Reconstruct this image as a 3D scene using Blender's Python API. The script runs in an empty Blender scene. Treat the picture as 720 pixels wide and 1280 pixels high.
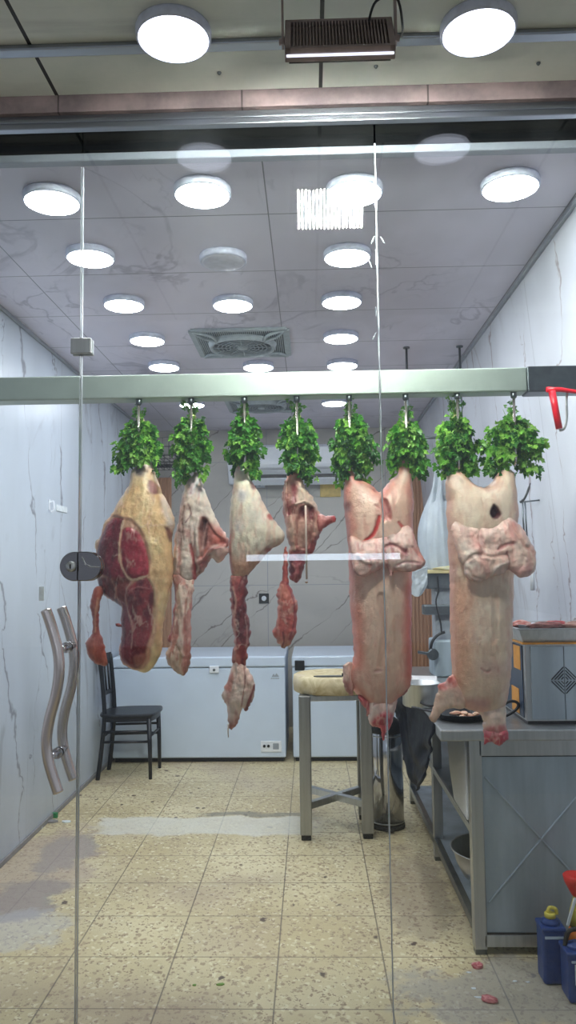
import bpy, bmesh, math, random
import numpy as np
from mathutils import Vector, Matrix, Euler

random.seed(7)
scene = bpy.context.scene
COL = scene.collection
PI = math.pi

# ------------------------------------------------------------------ camera
F = 980.0
EYE = Vector((0.0, 0.0, 1.53))
ROLL, YAW, PITCH = math.radians(0.7), math.radians(1.58), math.radians(4.37)
cam_data = bpy.data.cameras.new('camera')
cam = bpy.data.objects.new('camera', cam_data)
COL.objects.link(cam)
cam_data.sensor_width = 36.0
cam_data.lens = F / 1280.0 * 36.0
cam_data.clip_start = 0.05
CM = (Matrix.Rotation(YAW, 4, 'Z') @ Matrix.Rotation(PI / 2 + PITCH, 4, 'X') @ Matrix.Rotation(-ROLL, 4, 'Z'))
cam.matrix_world = Matrix.Translation(EYE) @ CM
scene.camera = cam
R3 = CM.to_3x3()


def ray(px, py):
    return R3 @ Vector(((px - 360) / F, (640 - py) / F, -1.0))


def at(px, py, Y):
    """point of the room seen at a pixel, on the vertical plane y = Y"""
    d = ray(px, py)
    return EYE + d * (Y / d.y)


def atz(px, py, z):
    d = ray(px, py)
    return EYE + d * ((z - EYE.z) / d.z)


# ------------------------------------------------------------------ helpers
def lin(c):
    return tuple((v / 255 / 12.92) if v / 255 <= 0.04045 else ((v / 255 + 0.055) / 1.055) ** 2.4 for v in c[:3])


def col4(c):
    return (*lin(c), 1.0)


def tag(o, label=None, cat=None, group=None, kind=None):
    if label: o['label'] = label
    if cat: o['category'] = cat
    if group: o['group'] = group
    if kind: o['kind'] = kind
    return o


def thing(name, loc, label, cat, group=None):
    o = bpy.data.objects.new(name, None)
    COL.objects.link(o)
    o.location = Vector(loc)
    o.empty_display_size = 0.05
    return tag(o, label, cat, group)


def wloc(o):
    p = Vector((0, 0, 0))
    while o is not None:
        p += Vector(o.location)
        o = o.parent
    return p


def link_mesh(name, me, mat, parent=None, smooth=False, local=False):
    """local=False: mesh given in room coordinates"""
    o = bpy.data.objects.new(name, me)
    COL.objects.link(o)
    if mat is not None and not me.materials:
        for m in (mat if isinstance(mat, (list, tuple)) else [mat]):
            me.materials.append(m)
    if parent is not None:
        if not local:
            me.transform(Matrix.Translation(-wloc(parent)))
        o.parent = parent
    if smooth:
        me.polygons.foreach_set('use_smooth', [True] * len(me.polygons))
    return o


def setbase(o, p):
    """move the origin of a single-mesh thing to p without moving the mesh"""
    o.data.transform(Matrix.Translation(-Vector(p)))
    o.location = Vector(p)
    return o


class MB:
    def __init__(self):
        self.bm = bmesh.new()

    def box(self, lo, hi, bevel=0.0, seg=2, rot=None, mi=0):
        lo, hi = Vector(lo), Vector(hi)
        r = bmesh.ops.create_cube(self.bm, size=1.0)
        vs = r['verts']
        S = hi - lo
        c = (hi + lo) / 2
        for v in vs:
            v.co = Vector((v.co.x * S.x, v.co.y * S.y, v.co.z * S.z))
        fs = set(f for v in vs for f in v.link_faces)
        if bevel > 0:
            es = list(set(e for v in vs for e in v.link_edges))
            rr = bmesh.ops.bevel(self.bm, geom=es, offset=bevel, segments=seg, profile=0.5, affect='EDGES')
            fs = set(rr['faces']) | set(f for f in fs if f.is_valid)
            vs = list(set(v for f in fs for v in f.verts))
        if rot is not None:
            for v in vs:
                v.co = rot @ v.co
        for v in vs:
            v.co += c
        for f in fs:
            if f.is_valid: f.material_index = mi
        return self

    def bar(self, a, b, w, h=None, bevel=0.0, up=None):
        """square bar from a to b"""
        a, b = Vector(a), Vector(b)
        h = h or w
        d = b - a
        L = d.length
        z = d.normalized()
        u = Vector(up) if up else (Vector((0, 1, 0)) if abs(z.y) < 0.9 else Vector((1, 0, 0)))
        x = u.cross(z).normalized()
        y = z.cross(x)
        m = Matrix((x, y, z)).transposed()
        c = (a + b) / 2
        self.box(c - Vector((w / 2, h / 2, L / 2)), c + Vector((w / 2, h / 2, L / 2)), bevel=bevel, rot=m)
        return self

    def tube(self, pts, r, n=12, caps=True):
        pts = [Vector(p) for p in pts]
        rs = r if isinstance(r, (list, tuple)) else [r] * len(pts)
        bm = self.bm
        prev = None
        rings = []
        ref = None
        for i, p in enumerate(pts):
            t = (pts[min(i + 1, len(pts) - 1)] - pts[max(i - 1, 0)])
            if t.length < 1e-9: t = Vector((0, 0, 1))
            t.normalize()
            if ref is None:
                ref = Vector((0, 1, 0)) if abs(t.y) < 0.8 else Vector((1, 0, 0))
            x = (ref - t * ref.dot(t)).normalized()
            ref = x
            y = t.cross(x)
            rings.append([bm.verts.new(p + (x * math.cos(2 * PI * k / n) + y * math.sin(2 * PI * k / n)) * rs[i]) for k in range(n)])
        for a, b in zip(rings, rings[1:]):
            for k in range(n):
                f = bm.faces.new((a[k], a[(k + 1) % n], b[(k + 1) % n], b[k]))
                f.smooth = True
        if caps:
            bm.faces.new(list(reversed(rings[0])))
            bm.faces.new(rings[-1])
        return self

    def lathe(self, prof, c, n=32, axis='Z', sx=1.0, sy=1.0, smooth=True, caps=True):
        """prof: list of (r, h)"""
        bm = self.bm
        c = Vector(c)
        rings = []
        for r, h in prof:
            ring = []
            for k in range(n):
                a = 2 * PI * k / n
                x, y = r * math.cos(a) * sx, r * math.sin(a) * sy
                v = Vector((x, y, h)) if axis == 'Z' else (Vector((x, -h, y)) if axis == 'Y' else Vector((h, x, y)))
                ring.append(bm.verts.new(c + v))
            rings.append(ring)
        for a, b in zip(rings, rings[1:]):
            for k in range(n):
                f = bm.faces.new((a[k], a[(k + 1) % n], b[(k + 1) % n], b[k]))
                f.smooth = smooth
        if caps:
            bm.faces.new(list(reversed(rings[0])))
            bm.faces.new(rings[-1])
        return self

    def poly(self, pts):
        vs = [self.bm.verts.new(Vector(p)) for p in pts]
        return self.bm.faces.new(vs)

    def prism(self, pts, off):
        """extrude polygon by vector"""
        off = Vector(off)
        a = [self.bm.verts.new(Vector(p)) for p in pts]
        b = [self.bm.verts.new(Vector(p) + off) for p in pts]
        self.bm.faces.new(a)
        self.bm.faces.new(list(reversed(b)))
        n = len(a)
        for k in range(n):
            self.bm.faces.new((a[k], b[k], b[(k + 1) % n], a[(k + 1) % n]))
        return self

    def build(self, name, mat, parent=None, local=False, smooth=False):
        bmesh.ops.recalc_face_normals(self.bm, faces=self.bm.faces)
        me = bpy.data.meshes.new(name)
        self.bm.to_mesh(me)
        self.bm.free()
        return link_mesh(name, me, mat, parent, smooth, local)


def copy_tree(o, parent=None):
    c = o.copy()
    COL.objects.link(c)
    if parent is not None: c.parent = parent
    for ch in list(o.children):
        copy_tree(ch, c)
    return c


def catmull(pts, n=6, closed=True):
    P = [np.array(p, float) for p in pts]
    out = []
    N = len(P)
    rng = range(N) if closed else range(N - 1)
    for i in rng:
        if closed:
            p0, p1, p2, p3 = P[i - 1], P[i], P[(i + 1) % N], P[(i + 2) % N]
        else:
            p0, p1, p2, p3 = P[max(i - 1, 0)], P[i], P[i + 1], P[min(i + 2, N - 1)]
        for k in range(n):
            t = k / n
            out.append(0.5 * (2 * p1 + (p2 - p0) * t + (2 * p0 - 5 * p1 + 4 * p2 - p3) * t * t + (3 * p1 - p0 - 3 * p2 + p3) * t ** 3))
    if not closed: out.append(P[-1])
    return np.array(out)


# ------------------------------------------------------------------ materials
def newmat(name):
    m = bpy.data.materials.new(name)
    m.use_nodes = True
    nt = m.node_tree
    b = nt.nodes['Principled BSDF']
    return m, nt, b


def N(nt, t, **kw):
    n = nt.nodes.new(t)
    for k, v in kw.items():
        if k in ('operation', 'blend_type', 'data_type', 'feature', 'distance', 'noise_dimensions', 'interpolation_type', 'wave_type', 'bands_direction', 'layer_name', 'voronoi_dimensions', 'use_clamp'):
            setattr(n, k, v)
        else:
            n.inputs[k].default_value = v
    return n


def L(nt, a, b):
    nt.links.new(a, b)


def math_(nt, op, a, b=None, c=None, clamp=False):
    n = nt.nodes.new('ShaderNodeMath')
    n.operation = op
    n.use_clamp = clamp
    for i, v in enumerate((a, b, c)):
        if v is None: continue
        if isinstance(v, (int, float)): n.inputs[i].default_value = v
        else: nt.links.new(v, n.inputs[i])
    return n.outputs[0]


def sstep(nt, v, a, b):
    n = nt.nodes.new('ShaderNodeMapRange')
    n.interpolation_type = 'SMOOTHSTEP'
    n.inputs['From Min'].default_value = a
    n.inputs['From Max'].default_value = b
    nt.links.new(v, n.inputs['Value'])
    return n.outputs['Result']


def mix(nt, fac, a, b):
    n = nt.nodes.new('ShaderNodeMix')
    n.data_type = 'RGBA'
    for s, v in ((0, fac), (6, a), (7, b)):
        if isinstance(v, (int, float, tuple)): n.inputs[s].default_value = v
        else: nt.links.new(v, n.inputs[s])
    return n.outputs[2]


def coord(nt, scale=(1, 1, 1), rot=(0, 0, 0), loc=(0, 0, 0)):
    tc = nt.nodes.new('ShaderNodeTexCoord')
    mp = nt.nodes.new('ShaderNodeMapping')
    mp.inputs['Scale'].default_value = scale
    mp.inputs['Rotation'].default_value = rot
    mp.inputs['Location'].default_value = loc
    nt.links.new(tc.outputs['Object'], mp.inputs['Vector'])
    return mp.outputs[0]


def noise(nt, vec, scale, detail=4, rough=0.55, dist=0.0):
    n = N(nt, 'ShaderNodeTexNoise', Scale=scale, Detail=detail, Roughness=rough, Distortion=dist)
    if vec is not None: nt.links.new(vec, n.inputs['Vector'])
    return n.outputs['Fac']


def bump(nt, b, h, strength=0.2, dist=0.01):
    n = nt.nodes.new('ShaderNodeBump')
    n.inputs['Strength'].default_value = strength
    n.inputs['Distance'].default_value = dist
    nt.links.new(h, n.inputs['Height'])
    nt.links.new(n.outputs[0], b.inputs['Normal'])


def plain(name, c, rough=0.5, metal=0.0, var=0.06, scale=30, stretch=(1, 1, 1), bmp=0.0, spec=0.5, trans=0.0, emis=None, estr=0.0, coat=0.0, sss=0.0):
    m, nt, b = newmat(name)
    v = coord(nt, stretch)
    f = noise(nt, v, scale, 5)
    c4 = col4(c)
    a = tuple(max(0, x * (1 - var * 1.6)) for x in c4[:3]) + (1,)
    d = tuple(min(1, x * (1 + var * 1.6)) for x in c4[:3]) + (1,)
    L(nt, mix(nt, sstep(nt, f, 0.3, 0.7), a, d), b.inputs['Base Color'])
    b.inputs['Roughness'].default_value = rough
    b.inputs['Metallic'].default_value = metal
    b.inputs['Specular IOR Level'].default_value = spec
    b.inputs['Coat Weight'].default_value = coat
    if trans: b.inputs['Transmission Weight'].default_value = trans
    if sss:
        b.inputs['Subsurface Weight'].default_value = sss
        b.inputs['Subsurface Radius'].default_value = (0.01, 0.004, 0.003)
    if emis:
        b.inputs['Emission Color'].default_value = col4(emis)
        b.inputs['Emission Strength'].default_value = estr
    if bmp: bump(nt, b, f, bmp)
    return m


def joint(nt, sep_out, spacing, off, w):
    """1 on a thin joint line repeated along one axis"""
    t = math_(nt, 'DIVIDE', math_(nt, 'SUBTRACT', sep_out, off), spacing)
    fr = math_(nt, 'FRACT', t)
    d = math_(nt, 'MINIMUM', fr, math_(nt, 'SUBTRACT', 1.0, fr))
    return math_(nt, 'LESS_THAN', d, w / spacing / 2)


def veins(nt, vec, scale, width, dist=1.2, seed=0.0):
    n = noise(nt, vec, scale, 5, 0.5, dist)
    d = math_(nt, 'ABSOLUTE', math_(nt, 'SUBTRACT', n, 0.5))
    m = math_(nt, 'SUBTRACT', 1.0, sstep(nt, d, 0.0, width))
    return m


def lineveins(nt, dirv, spacing, width, wob, seed=0.0):
    v = coord(nt, (1, 1, 1), (0, 0, 0), (seed, seed * 1.7, seed * 0.6))
    dp = nt.nodes.new('ShaderNodeVectorMath'); dp.operation = 'DOT_PRODUCT'
    dp.inputs[1].default_value = dirv
    nt.links.new(v, dp.inputs[0])
    n1 = noise(nt, v, 0.9, 6, 0.62)
    d = math_(nt, 'ADD', dp.outputs['Value'], math_(nt, 'MULTIPLY', math_(nt, 'SUBTRACT', n1, 0.5), wob))
    t = math_(nt, 'FRACT', math_(nt, 'DIVIDE', d, spacing))
    dist = math_(nt, 'MULTIPLY', math_(nt, 'ABSOLUTE', math_(nt, 'SUBTRACT', t, 0.5)), spacing)
    w = math_(nt, 'MULTIPLY', sstep(nt, noise(nt, v, 2.3, 3), 0.38, 0.7), width)
    n = nt.nodes.new('ShaderNodeMapRange'); n.interpolation_type = 'SMOOTHSTEP'
    n.inputs['From Min'].default_value = 0.0
    nt.links.new(math_(nt, 'ADD', w, 0.0008), n.inputs['From Max']); nt.links.new(dist, n.inputs['Value'])
    return math_(nt, 'SUBTRACT', 1.0, n.outputs['Result'])


def marble(name, base, vein, vscale, stretch, rot, joints=(), width=0.02, rough=0.25, cloud=0.08, vein_amt=0.8, mask_lo=0.45, jcol=(150, 152, 158), lines=None):
    m, nt, b = newmat(name)
    v = coord(nt, stretch, rot)
    big = noise(nt, v, 1.1, 4)
    c = mix(nt, sstep(nt, big, 0.3, 0.7), col4(tuple(x * (1 - cloud) for x in base)), col4(tuple(min(255, x * (1 + cloud)) for x in base)))
    vv = veins(nt, v, vscale, width)
    vm = sstep(nt, noise(nt, coord(nt, (1, 1, 1), (0, 0, 0), (3.1, 1.7, 5.3)), 1.3, 3), mask_lo, mask_lo + 0.15)
    v2 = veins(nt, coord(nt, stretch, rot, (7.3, 2.1, 4.4)), vscale * 2.3, width * 0.8)
    tot = math_(nt, 'ADD', math_(nt, 'MULTIPLY', vv, vm), math_(nt, 'MULTIPLY', v2, math_(nt, 'MULTIPLY', vm, 0.35)), clamp=True)
    c = mix(nt, math_(nt, 'MULTIPLY', tot, vein_amt), c, col4(vein))
    if lines:
        for k, (dv, spc, wd, wb) in enumerate(lines):
            c = mix(nt, math_(nt, 'MULTIPLY', lineveins(nt, dv, spc, wd, wb, 3.1 + 2.7 * k), 0.85), c, col4(vein))
    tc = nt.nodes.new('ShaderNodeTexCoord')
    sp = nt.nodes.new('ShaderNodeSeparateXYZ')
    L(nt, tc.outputs['Object'], sp.inputs[0])
    for ax, spc, off, w in joints:
        c = mix(nt, joint(nt, sp.outputs[ax], spc, off, w), c, col4(jcol))
    L(nt, c, b.inputs['Base Color'])
    b.inputs['Roughness'].default_value = rough
    return m


M = {}
M['marble_left'] = marble('marble_left', (184, 193, 204), (112, 112, 122), 0.75, (1, 1.0, 0.34), (0, 0, 0), [('Y', 1.2, 0.35, 0.004)], width=0.010, rough=0.3, vein_amt=0.35,
                          lines=[((0, 1, 0.22), 0.55, 0.030, 0.75), ((0, 1, -0.15), 0.9, 0.010, 0.9)])
M['marble_right'] = marble('marble_right', (196, 199, 207), (136, 120, 120), 0.7, (1, 0.9, 0.36), (0, 0, 0), [('Y', 1.2, 0.2, 0.004)], width=0.010, rough=0.45, vein_amt=0.35,
                           lines=[((0, 1, 0.28), 0.6, 0.026, 0.8), ((0, 1, -0.2), 1.1, 0.009, 0.9)])
M['marble_back'] = marble('marble_back', (178, 174, 168), (112, 102, 98), 0.8, (0.45, 1, 1.0), (0, math.radians(42), 0), [('X', 1.2, -0.43, 0.006), ('Z', 1.25, 0.15, 0.005)], width=0.006, rough=0.35, vein_amt=0.25,
                          lines=[((0.72, 0, -0.7), 0.52, 0.018, 0.4), ((0.55, 0, -0.83), 0.7, 0.009, 0.5)])
M['marble_ceiling'] = marble('marble_ceiling', (216, 211, 224), (150, 146, 164), 1.6, (1, 0.6, 1), (0, 0, 0.7), [('Y', 0.6, 3.08, 0.006), ('X', 1.2, -0.15, 0.005)], width=0.02, rough=0.3, vein_amt=0.55, jcol=(120, 122, 132))
M['steel'] = plain('brushed_steel', (190, 192, 192), 0.36, 1.0, 0.05, 60, (1, 1, 0.03))
M['steel_panel'] = plain('steel_panel', (172, 185, 194), 0.5, 0.6, 0.10, 9, (1, 1, 0.12))
M['steel_dark'] = plain('dull_steel', (110, 116, 120), 0.35, 1.0, 0.08, 20)
M['steel_rail'] = plain('rail_steel', (182, 192, 184), 0.5, 1.0, 0.03, 10)
M['steel_leg'] = plain('worn_steel', (158, 158, 154), 0.38, 0.9, 0.1, 30, (1, 1, 0.05))
M['satin'] = plain('satin_steel', (228, 216, 210), 0.24, 0.94, 0.03, 10)
M['lock_steel'] = plain('lock_steel', (132, 130, 132), 0.14, 0.95, 0.04, 10)
M['chrome'] = plain('chrome', (205, 205, 208), 0.12, 1.0, 0.02, 10)
M['alu'] = plain('aluminium', (160, 165, 175), 0.35, 1.0, 0.04, 8, (0.1, 1, 1))
M['alu_white'] = plain('white_trim', (150, 156, 168), 0.4, 0.0, 0.02)
M['black'] = plain('black_plastic', (24, 25, 29), 0.4, 0, 0.1)
M['rubber'] = plain('black_rubber', (16, 17, 20), 0.7)
M['void'] = plain('void_shade', (5, 7, 16), 0.95, spec=0.0)
M['flood_body'] = plain('flood_housing', (150, 134, 130), 0.5, 0.2, 0.08, 20)
M['white_enamel'] = plain('white_enamel', (200, 213, 229), 0.3, 0, 0.015, 5)
M['white_plastic'] = plain('white_plastic', (226, 230, 236), 0.35, 0, 0.02)
M['grey_plastic'] = plain('grey_plastic', (150, 156, 164), 0.45)
M['vent_plastic'] = plain('vent_plastic', (166, 176, 180), 0.45)
M['vent_dark'] = plain('vent_dark', (70, 78, 84), 0.6)
M['chair_black'] = plain('chair_black', (19, 23, 31), 0.38, 0, 0.12, 14)
M['blue'] = plain('blue_plastic', (28, 62, 128), 0.35, 0, 0.06)
M['yellow'] = plain('yellow_plastic', (214, 200, 88), 0.4)
M['red'] = plain('red_plastic', (222, 44, 40), 0.35)
M['red_hook'] = plain('red_handle', (235, 28, 50), 0.3)
M['orange'] = plain('orange_plastic', (238, 130, 40), 0.4)
M['label_white'] = plain('label_white', (225, 232, 235), 0.6)
M['paper'] = plain('white_paper', (224, 222, 220), 0.6, 0, 0.04, 6)
M['paper_blue'] = plain('pale_blue_paper', (190, 206, 226), 0.6, 0, 0.05, 6)
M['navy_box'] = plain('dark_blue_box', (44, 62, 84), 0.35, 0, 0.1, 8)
M['amber'] = plain('amber_strip_reflection', (216, 150, 60), 0.5)
M['tan'] = plain('tan_board', (205, 190, 140), 0.6, 0, 0.1, 8)
M['silicone'] = plain('silicone_seal', (205, 214, 222), 0.3, 0, 0.1, 20, trans=0.5)
M['bagfilm'] = plain('clear_bag_film', (214, 224, 232), 0.3, 0, 0.05, 14, trans=0.45)
M['bag_black'] = plain('black_bag_film', (11, 13, 20), 0.35, 0, 0.3, 12, bmp=0.3, spec=0.05)
M['stem'] = plain('parsley_stem', (120, 160, 70), 0.5)
M['bone'] = plain('bone_white', (226, 205, 190), 0.5, sss=0.1)
M['grout'] = plain('grey_plaster', (140, 138, 138), 0.8)
M['pan_black'] = plain('black_enamel', (22, 23, 26), 0.25)
M['lamp_rim'] = plain('lamp_rim', (205, 210, 228), 0.4)
M['green'] = plain('green_scrap', (40, 130, 80), 0.5)


def emit(name, c, s):
    m, nt, b = newmat(name)
    v = coord(nt)
    f = noise(nt, v, 3, 2)
    L(nt, mix(nt, f, col4(c), col4(tuple(min(255, x * 1.01) for x in c))), b.inputs['Emission Color'])
    b.inputs['Base Color'].default_value = (0.8, 0.8, 0.8, 1)
    b.inputs['Emission Strength'].default_value = s
    return m


LAMP = 40.0
M['lamp_on'] = emit('lit_diffuser', (243, 247, 255), LAMP)
M['lamp_out'] = emit('lit_diffuser_soffit', (226, 232, 255), 3.2)
M['lamp_off'] = plain('unlit_diffuser', (196, 196, 208), 0.4)
M['flood_lens'] = emit('flood_lens', (226, 232, 255), 0.9)
M['flood_led'] = emit('flood_led', (250, 252, 240), 640.0)
M['tube_lit'] = emit('lit_tube', (214, 230, 248), 8.0)

# glass: thin architectural pane
m, nt, b = newmat('shop_glass')
nt.nodes.remove(b)
out = nt.nodes['Material Output']
tr = nt.nodes.new('ShaderNodeBsdfTransparent')
tr.inputs[0].default_value = (0.955, 0.972, 0.975, 1)
gl = nt.nodes.new('ShaderNodeBsdfGlossy')
gl.inputs['Roughness'].default_value = 0.0
fr = nt.nodes.new('ShaderNodeFresnel')
geo = nt.nodes.new('ShaderNodeNewGeometry')
# both faces of the thin pane reflect like air-to-glass
L(nt, math_(nt, 'ADD', 1.48, math_(nt, 'MULTIPLY', geo.outputs['Backfacing'], 1 / 1.48 - 1.48)), fr.inputs[0])
df = nt.nodes.new('ShaderNodeBsdfDiffuse')
df.inputs[0].default_value = (0.75, 0.82, 0.9, 1)
sm = sstep(nt, noise(nt, coord(nt, (1, 1, 0.35)), 2.2, 5), 0.45, 0.85)
m1 = nt.nodes.new('ShaderNodeMixShader')
L(nt, fr.outputs[0], m1.inputs[0]); L(nt, tr.outputs[0], m1.inputs[1]); L(nt, gl.outputs[0], m1.inputs[2])
m2 = nt.nodes.new('ShaderNodeMixShader')
L(nt, math_(nt, 'ADD', math_(nt, 'MULTIPLY', sm, 0.010), 0.002), m2.inputs[0])
L(nt, m1.outputs[0], m2.inputs[1]); L(nt, df.outputs[0], m2.inputs[2])
L(nt, m2.outputs[0], out.inputs[0])
M['glass'] = m

# wood
m, nt, b = newmat('slat_wood')
v = coord(nt, (1, 1, 0.05))
f = noise(nt, v, 40, 6)
c = mix(nt, f, col4((150, 106, 80)), col4((208, 160, 124)))
b.inputs['Roughness'].default_value = 0.5
L(nt, c, b.inputs['Base Color'])
M['wood_slat'] = m

m, nt, b = newmat('block_wood')
v = coord(nt, (1, 1, 1))
f = noise(nt, v, 9, 6, 0.6, 1.5)
c = mix(nt, sstep(nt, f, 0.3, 0.7), col4((176, 156, 112)), col4((222, 208, 168)))
c = mix(nt, math_(nt, 'MULTIPLY', sstep(nt, noise(nt, v, 3.5, 3), 0.5, 0.7), 0.5), c, col4((205, 192, 176)))
L(nt, c, b.inputs['Base Color'])
b.inputs['Roughness'].default_value = 0.6
bump(nt, b, f, 0.3, 0.004)
M['block_wood'] = m

# soffit boards, dirty
m, nt, b = newmat('soffit_boards')
v = coord(nt)
f = noise(nt, v, 2.0, 6, 0.65)
c = mix(nt, sstep(nt, f, 0.3, 0.7), col4((212, 218, 212)), col4((230, 232, 226)))
g = sstep(nt, noise(nt, coord(nt, (0.25, 2.2, 1)), 3.0, 5), 0.55, 0.75)
c = mix(nt, math_(nt, 'MULTIPLY', g, 0.45), c, col4((104, 102, 104)))
tc = nt.nodes.new('ShaderNodeTexCoord')
sp = nt.nodes.new('ShaderNodeSeparateXYZ')
L(nt, tc.outputs['Object'], sp.inputs[0])
c = mix(nt, joint(nt, sp.outputs['X'], 0.86, 0.055, 0.012), c, col4((34, 32, 36)))
L(nt, c, b.inputs['Base Color'])
b.inputs['Roughness'].default_value = 0.6
M['soffit'] = m

m, nt, b = newmat('beam_stone')
v = coord(nt)
f = noise(nt, v, 5, 6, 0.65)
c = mix(nt, sstep(nt, f, 0.3, 0.7), col4((96, 86, 90)), col4((138, 122, 124)))
tc = nt.nodes.new('ShaderNodeTexCoord')
sp = nt.nodes.new('ShaderNodeSeparateXYZ')
L(nt, tc.outputs['Object'], sp.inputs[0])
c = mix(nt, joint(nt, sp.outputs['X'], 0.6, -0.2, 0.006), c, col4((70, 62, 64)))
L(nt, c, b.inputs['Base Color'])
b.inputs['Roughness'].default_value = 0.7
M['beam'] = m

# terrazzo floor
m, nt, b = newmat('terrazzo_tiles')
v = coord(nt)
tc = nt.nodes.new('ShaderNodeTexCoord')
sp = nt.nodes.new('ShaderNodeSeparateXYZ')
L(nt, tc.outputs['Object'], sp.inputs[0])
X, Y = sp.outputs['X'], sp.outputs['Y']
big = noise(nt, v, 1.6, 4)
c = mix(nt, sstep(nt, big, 0.3, 0.7), col4((198, 182, 140)), col4((222, 209, 168)))


def flecks(sc, thr, colr, c, loc):
    vo = N(nt, 'ShaderNodeTexVoronoi', Scale=sc)
    vv = coord(nt, (1, 0.8, 1), (0, 0, 0.4), loc)
    wob = nt.nodes.new('ShaderNodeTexNoise')
    wob.inputs['Scale'].default_value = sc * 1.2
    nt.links.new(vv, wob.inputs['Vector'])
    va = nt.nodes.new('ShaderNodeVectorMath'); va.operation = 'MULTIPLY_ADD'
    va.inputs[1].default_value = (0.045, 0.03, 0.03)
    nt.links.new(wob.outputs['Color'], va.inputs[0]); nt.links.new(vv, va.inputs[2])
    nt.links.new(va.outputs[0], vo.inputs['Vector'])
    s2 = nt.nodes.new('ShaderNodeSeparateColor')
    nt.links.new(vo.outputs['Color'], s2.inputs[0])
    near = math_(nt, 'SUBTRACT', 1.0, sstep(nt, vo.outputs['Distance'], 0.22, 0.46))
    pick = math_(nt, 'GREATER_THAN', s2.outputs[0], thr)
    return mix(nt, math_(nt, 'MULTIPLY', near, pick), c, col4(colr))


c = flecks(48, 0.6, (164, 142, 114), c, (0, 0, 0))
c = flecks(34, 0.66, (178, 158, 126), c, (3, 2, 0))
c = flecks(40, 0.62, (228, 219, 182), c, (5, 1, 0))
c = flecks(70, 0.7, (150, 128, 106), c, (2, 5, 0))
c = flecks(26, 0.985, (96, 80, 70), c, (1, 7, 0))
# pinkish worn areas
pk = sstep(nt, noise(nt, coord(nt, (1, 1, 1), (0, 0, 0), (9, 4, 0)), 1.1, 3), 0.5, 0.68)
c = mix(nt, math_(nt, 'MULTIPLY', pk, 0.4), c, col4((168, 146, 132)))
wn = noise(nt, v, 4.5, 7, 0.68)


def blob(cx, cy, rx, ry, amt=1.0):
    dx = math_(nt, 'DIVIDE', math_(nt, 'SUBTRACT', X, cx), rx)
    dy = math_(nt, 'DIVIDE', math_(nt, 'SUBTRACT', Y, cy), ry)
    d = math_(nt, 'SQRT', math_(nt, 'ADD', math_(nt, 'MULTIPLY', dx, dx), math_(nt, 'MULTIPLY', dy, dy)))
    d = math_(nt, 'ADD', d, math_(nt, 'MULTIPLY', math_(nt, 'SUBTRACT', wn, 0.5), 2.2))
    return math_(nt, 'MULTIPLY', math_(nt, 'SUBTRACT', 1.0, sstep(nt, d, 0.75, 1.1)), amt)


jx = joint(nt, X, 0.416, -0.150, 0.006)
jy = joint(nt, Y, 0.374, 3.622, 0.006)
c = mix(nt, math_(nt, 'MULTIPLY', math_(nt, 'MAXIMUM', jx, jy), 0.75), c, col4((106, 94, 82)))
def fpx(px, py):
    q = atz(px, py, 0)
    return q.x, q.y


for (cx, cy), rx, ry, amt, cc in ((fpx(668, 1244), 0.50, 0.26, 0.6, (160, 158, 156)), (fpx(520, 1110), 0.16, 0.6, 0.45, (126, 106, 96)), (fpx(26, 1122), 0.2, 0.26, 0.75, (128, 132, 132)),
                                (fpx(85, 1065), 0.16, 0.3, 0.7, (140, 144, 144)), (fpx(40, 1090), 0.3, 0.7, 0.5, (172, 150, 142)), (fpx(14, 1165), 0.28, 0.2, 0.4, (192, 196, 200))):
    c = mix(nt, blob(cx, cy, rx, ry, amt), c, col4(cc))
# whitish worn strip across the floor
yy = math_(nt, 'ADD', Y, math_(nt, 'MULTIPLY', math_(nt, 'SUBTRACT', noise(nt, v, 4.0, 5), 0.5), 0.22))
band = math_(nt, 'MULTIPLY', sstep(nt, yy, atz(240, 1043, 0).y - 0.02, atz(240, 1043, 0).y + 0.02), math_(nt, 'SUBTRACT', 1.0, sstep(nt, yy, atz(240, 1021, 0).y - 0.03, atz(240, 1021, 0).y + 0.01)))
xr = math_(nt, 'ADD', X, math_(nt, 'MULTIPLY', math_(nt, 'SUBTRACT', noise(nt, v, 6.0, 4), 0.5), 0.3))
band = math_(nt, 'MULTIPLY', band, math_(nt, 'MULTIPLY', sstep(nt, xr, -1.36, -1.28), math_(nt, 'SUBTRACT', 1.0, sstep(nt, xr, -0.12, 0.1))))
c = mix(nt, math_(nt, 'MULTIPLY', band, math_(nt, 'ADD', 0.35, math_(nt, 'MULTIPLY', wn, 0.75), clamp=True)), c, col4((222, 220, 206)))
b2 = math_(nt, 'MULTIPLY', sstep(nt, yy, atz(240, 1021, 0).y - 0.01, atz(240, 1021, 0).y + 0.02), math_(nt, 'SUBTRACT', 1.0, sstep(nt, yy, atz(240, 1021, 0).y + 0.07, atz(240, 1021, 0).y + 0.1)))
b2 = math_(nt, 'MULTIPLY', b2, math_(nt, 'MULTIPLY', sstep(nt, xr, -0.8, -0.6), math_(nt, 'SUBTRACT', 1.0, sstep(nt, xr, -0.1, 0.0))))
c = mix(nt, math_(nt, 'MULTIPLY', b2, 0.7), c, col4((128, 126, 116)))
L(nt, c, b.inputs['Base Color'])
b.inputs['Roughness'].default_value = 0.42
bump(nt, b, wn, 0.05, 0.004)
M['floor'] = m

M['asphalt'] = plain('asphalt', (158, 155, 152), 0.85, 0, 0.2, 40)
M['facade'] = plain('facade_render', (150, 145, 142), 0.8, 0, 0.1, 4)


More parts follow.
